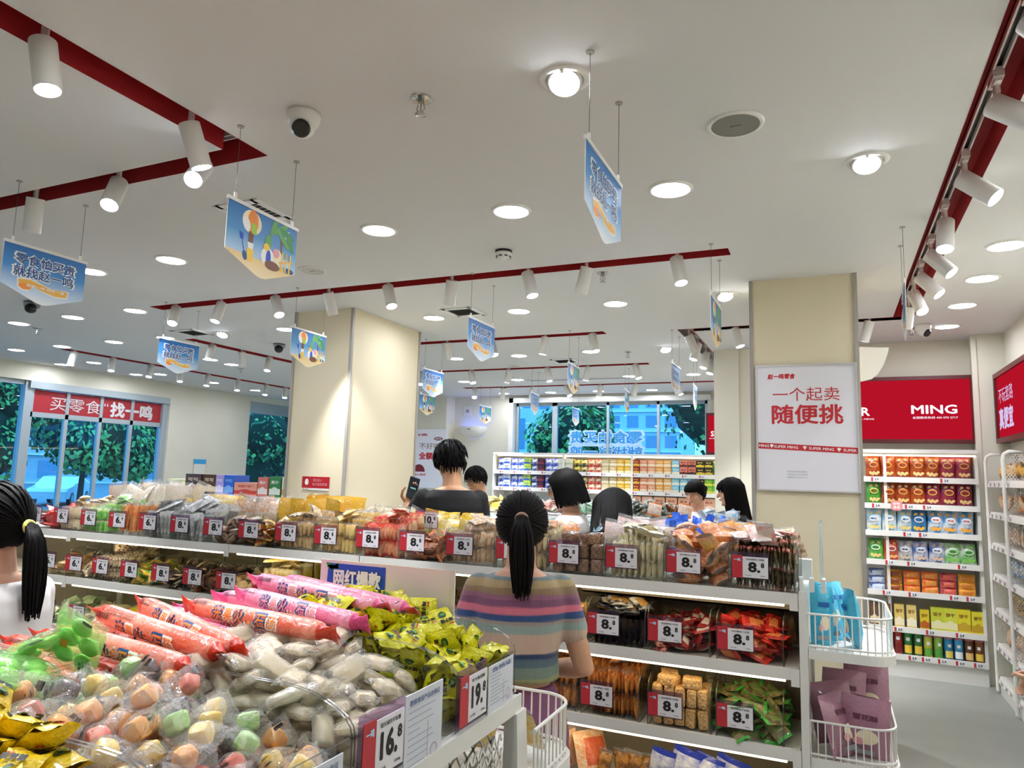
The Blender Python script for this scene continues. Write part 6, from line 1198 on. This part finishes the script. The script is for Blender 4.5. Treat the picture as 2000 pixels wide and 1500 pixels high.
    def scalp(az, el, k=1.0):   # az 0 = face, PI = nape
        return ce+Vector((ex.x*k*math.cos(el)*math.sin(az), ex.y*k*math.cos(el)*math.cos(az), ex.z*k*math.sin(el)))
    def low(az):    # lower edge of the hair by direction
        a = abs((az+PI) % (2*PI)-PI)
        f0 = {'bangs': -.02, 'long': .28, 'short': .42}.get(hair, .5)
        return f0+(-.12-f0)*min(1, a/1.15)**1.5 if a < 1.15 else -.12-(.85 if hair != 'short' else .62)*min(1, (a-1.15)/.9)
    na, ne = 40, 9; V = [scalp(0, PI/2)]
    for j in range(1, ne+1):
        for i in range(na): az = 2*PI*i/na; e = PI/2+(low(az)-PI/2)*j/ne; V.append(scalp(az, e, 1.0+.03*noise.noise(Vector((math.sin(az)*3, math.cos(az)*3, j*.6)))*(2 if hair == 'short' else 1)-(.05 if j == ne else 0)))
    F = [(0, 1+i, 1+(i+1) % na) for i in range(na)]
    for j in range(ne-1):
        for i in range(na): a0 = 1+j*na; F.append((a0+i, a0+na+i, a0+na+(i+1) % na, a0+(i+1) % na))
    q.add(V, F, 0, True)
    def lock(pts, r0, r1=None, n=5): q.tube(pts, [r0*(.5 if k == 0 else 1)*(1-(1-(r1 or .25))*k/(len(pts)-1)) for k in range(len(pts))], n)
    if hair in ('pony', 'lowpony'):
        th = .0 if hair == 'pony' else -.35; tp = ce+Vector((0, -1.04*u, th*u))
        for k in range(150):
            az = 2*PI*k/150+R.uniform(-.03, .03); e0 = low(az)+R.uniform(0, .1); p0 = scalp(az, e0, 1.0); d0 = (p0-ce).normalized(); d1 = (tp-ce).normalized(); P = []
            for m in range(8):
                f_ = m/7; d = d0.slerp(d1, f_) if d0.dot(d1) > -.99 else d1; P.append(ce+Vector((d.x*ex.x, d.y*ex.y, d.z*ex.z))/max(1e-6, 1)*(1.02+.015*R.random()))
            lock(P, .05*u, .6, 4)
        for k in range(90):
            a = R.uniform(0, 2*PI); rr = math.sqrt(R.random()); ox, oy = rr*math.cos(a), rr*math.sin(a); ln = 2.35*u*R.uniform(.75, 1.05); P = [tp+Vector((ox*.13*u, .05*u, oy*.13*u)), tp+Vector((ox*.2*u, -.2*u+oy*.08*u, -.02*u+oy*.14*u))]
            for m in range(1, 7): f_ = m/6; P.append(tp+Vector((ox*(.26+.26*math.sin(f_*2.3))*u*(1-.35*f_)+.05*u*f_, -.26*u+oy*.14*u+.1*u*f_-.06*u*math.sin(f_*3), -.1*u-ln*f_)))
            lock(P, .06*u, .3, 5)
        q.xf(HMW); q.build('hair', hm, t)
        tb = MB(); tb.tube([tp+Vector((.17*u*math.cos(a), -.1*u+.03*u*math.sin(a), .17*u*math.sin(a))) for a in [2*PI*k/16 for k in range(17)]], .06*u, 8); tb.xf(HMW); tb.build('hair_tie', tie or pm('tie_beige', '#a8826c', .6), t)
    elif hair == 'short':
        for k in range(420):
            az = R.uniform(0, 2*PI); lo = low(az); e0 = lo+(PI/2-lo)*R.random()**1.1; p = scalp(az, e0, 1.0); n_ = (p-ce).normalized(); tg = Vector((math.sin(az)*.4, math.cos(az)*.5, -1))+n_*.35; tg = (tg-n_*tg.dot(n_)*.75).normalized()
            lock([p, p+tg*.16*u+n_*.07*u, p+tg*.34*u+n_*.02*u], .055*u, .3, 4)
        q.xf(HMW); q.build('hair', hm, t)
    else:
        ln = 2.7 if hair in ('long', 'bangs') else 1.3
        for k in range(170):
            az = .95+(2*PI-1.9)*k/169+R.uniform(-.03, .03); P = [scalp(az, 1.25, 1.02), scalp(az, .75, 1.04), scalp(az, .25, 1.06)]; b0 = scalp(az, 0, 1.06); L_ = ln*u*R.uniform(.85, 1.0); side = b0-ce; side.z = 0
            if hair == 'bun': continue
            for m in range(1, 6): f_ = m/5; P.append(b0+side*(-.05+.12*f_)*(1 if abs(az-PI) > .9 else .4)+Vector((0, -.1*u*f_, -L_*f_)))
            lock(P, .075*u, .4, 5)
        if hair == 'bun':
            for k in range(150):
                az = 2*PI*k/150; tp = ce+Vector((0, -.98*u, -.1*u)); p0 = scalp(az, low(az)+.05, 1.0); d0 = (p0-ce).normalized(); d1 = (tp-ce).normalized(); lock([ce+Vector((d.x*ex.x, d.y*ex.y, d.z*ex.z))*1.02 for d in [d0.slerp(d1, m/6) for m in range(7)]], .055*u, .6, 4)
            for k in range(40): a = R.uniform(0, 6.28); lock([tp, tp+Vector((.25*u*math.cos(a), -.15*u, .25*u*math.sin(a))), tp+Vector((.3*u*math.cos(a+.8), -.35*u, .3*u*math.sin(a+.8))), tp+Vector((.1*u*math.cos(a+1.6), -.45*u, .1*u*math.sin(a+1.6)))], .06*u, .4, 4)
        if hair == 'bangs' or hair == 'bun' and fem:
            for k in range(34): az = -.85+1.7*k/33; lock([scalp(az, .95, 1.0), scalp(az, .55, 1.06), scalp(az*.97, .32, 1.08), scalp(az*.95, .14, 1.09)], .06*u, .35, 4)
        q.xf(HMW); q.build('hair', hm, t)
    return t
def stripes(name, bands, lo, hi):
    m = pm(name, '#888888', .85, sheen=.2); N, L = m.node_tree.nodes, m.node_tree.links; b = N['Principled BSDF']; tc = N.new('ShaderNodeTexCoord'); s = N.new('ShaderNodeSeparateXYZ'); L.new(tc.outputs['Object'], s.inputs[0])
    n = N.new('ShaderNodeTexNoise'); n.inputs['Scale'].default_value = 9; mp = N.new('ShaderNodeMapping'); mp.inputs['Scale'].default_value = (1, 1, 14); L.new(tc.outputs['Object'], mp.inputs[0]); L.new(mp.outputs[0], n.inputs[0])
    ma = N.new('ShaderNodeMath'); ma.operation = 'MULTIPLY_ADD'; ma.inputs[1].default_value = .016; L.new(n.outputs['Fac'], ma.inputs[0]); L.new(s.outputs['Z'], ma.inputs[2])
    mr = N.new('ShaderNodeMapRange'); mr.inputs[1].default_value = lo+.008; mr.inputs[2].default_value = hi+.008; L.new(ma.outputs[0], mr.inputs[0]); r = N.new('ShaderNodeValToRGB'); e = r.color_ramp.elements; r.color_ramp.interpolation = 'LINEAR'
    e[0].position = 0; e[0].color = lin(bands[0][1]); e[1].position = 1; e[1].color = lin(bands[-1][1])
    for (z, c), (z2, c2) in zip(bands, bands[1:]):
        p = (z2-lo)/(hi-lo)
        for dp, cc in ((-.006, c), (.006, c2)):
            if 0 < p+dp < 1: k = e.new(p+dp); k.color = lin(cc)
    L.new(mr.outputs[0], r.inputs[0]); L.new(r.outputs[0], b.inputs['Base Color'])
    w = N.new('ShaderNodeTexWave'); w.inputs['Scale'].default_value = 60; w.bands_direction = 'X'; L.new(tc.outputs['Object'], w.inputs[0]); bp = N.new('ShaderNodeBump'); bp.inputs['Strength'].default_value = .35; bp.inputs['Distance'].default_value = .004; L.new(w.outputs['Fac'], bp.inputs['Height']); L.new(bp.outputs[0], b.inputs['Normal']); return m
strp = stripes('striped_knit', [(.93, '#8a8358'), (.965, '#8d8a5e'), (.985, '#6b7a6c'), (1.02, '#4c5f68'), (1.045, '#27395e'), (1.06, '#c4a794'), (1.125, '#8fa09a'), (1.155, '#9c8c84'), (1.165, '#2c4a7c'), (1.188, '#cf6f82'), (1.212, '#7a4a68'), (1.235, '#8f5c74'), (1.25, '#8a7052'), (1.272, '#a68f66'), (1.295, '#6d7c7c'), (1.31, '#7f8c8a')], .93, 1.36)
person('young woman in a striped knit top and purple trousers, seen from behind, low ponytail', (-1.0, 2.34, 0), .44, 1.58, 'f', (-.12, 0, -.05), [(.05, .02, -.165, .06, .15, -.2), (.055, .02, -.17, -.05, .16, -.21)], 0, 'pony', strp, .52, pm('trousers_purple', '#7d4a6c', .8), skinm, white, .612, hm=hairb, vol=1.06)
person('girl in a white T-shirt with yellow hair tie at the frame edge', (-2.24, 1.33, 0), A(100), 1.575, 'f', (-.1, 0, .1), None, 0, 'lowpony', pm('tee_white', '#e6e4e2', .8), .6, None, skinm, white, .52, tie=pm('tie_yellow', '#d9d06a', .6), vol=1.08)
m_ = person('tall man in a black T-shirt looking at his phone beside the bare pillar', (-2.32, 4.22, 0), .62, 1.86, 'm', (-.2, 0, .35), [(.075, .03, -.15, -.05, .075, -.035), (.03, .02, -.17, -.06, .14, -.14)], 0, 'short', pm('tee_black', '#0a0a0c', .85), .65, None, skin2, blackm, .5, palm=(.25, -1, .1))
person('man with glasses in a black top looking down at the middle gondola', (-3.2, 6.4, 0), A(150), 1.72, 'm', (-.4, 0, .15), None, 0, 'short', MATS['tee_black'], .65, None, skin2, blackm, .5, glasses=True)
person('woman in white top and black collar with glasses, side view, short dark hair', (-1.58, 4.5, 0), A(96), 1.69, 'f', (-.25, 0, .1), None, 0, 'bob', MATS['tee_white'], .7, None, skinm, white, .52, glasses=True, vol=1.12)
person('dark-haired person bending over the middle gondola, only hair showing', (-1.2, 4.27, 0), A(40), 1.6, 'f', (-.55, .5, .3), None, -.12, 'long', MATS['tee_black'], .65, None, skinm, white, .52, vol=1.3)
person('woman with a fringe looking down behind the middle gondola', (-1.12, 6.7, 0), A(150), 1.64, 'f', (-.25, 0, .1), None, 0, 'bun', pm('tee_pale', '#e2d8d4', .8), .6, None, skinm, white, .52, fem=1)
person('woman with long loose dark hair beside the poster pillar, side view', (-.74, 6.2, 0), A(100), 1.665, 'f', (-.15, 0, 0), None, 0, 'bangs', MATS['tee_black'], .7, None, skinm, white, .52)
person('shopper in black mostly outside the frame beside the side rack', (.97, 4.05, 0), A(60), 1.6, 'f', (-.1, 0, 0), None, 0, 'long', MATS['tee_black'], 1.7, None, skinm, white, .5)
S_ = 1.86; p1 = Vector((-.1-.075, .026, .647))*S_; p2 = Vector((-.15, .071, .762))*S_; dd = (p2-p1).normalized(); nn = Vector((.25, -1, .1)); nn = (nn-dd*nn.dot(dd)).normalized()
MW = Matrix.Translation(m_.location) @ Matrix.Rotation(.62, 4, 'Z'); pc = MW @ (p2+dd*.125+nn*.026); R3 = Matrix.Rotation(.62, 3, 'Z'); zz, yy = R3 @ dd, R3 @ -nn
t = thing('mobile_phone', 'black smartphone held up by the man in black', 'phone', pc, 0, None, Matrix((yy.cross(zz), yy, zz)).transposed().to_euler())
MB().box(-.036, .036, -.004, .004, -.075, .075).build('case', blackm, t); MB().box(-.033, .033, -.005, -.004, -.07, .07).build('screen', pm('phone_screen', '#20262c', .15), t); MB().box(-.02, .02, -.0056, -.005, -.01, .0).build('screen_text', emi('phone_text', '#7fb8a8', .25), t)
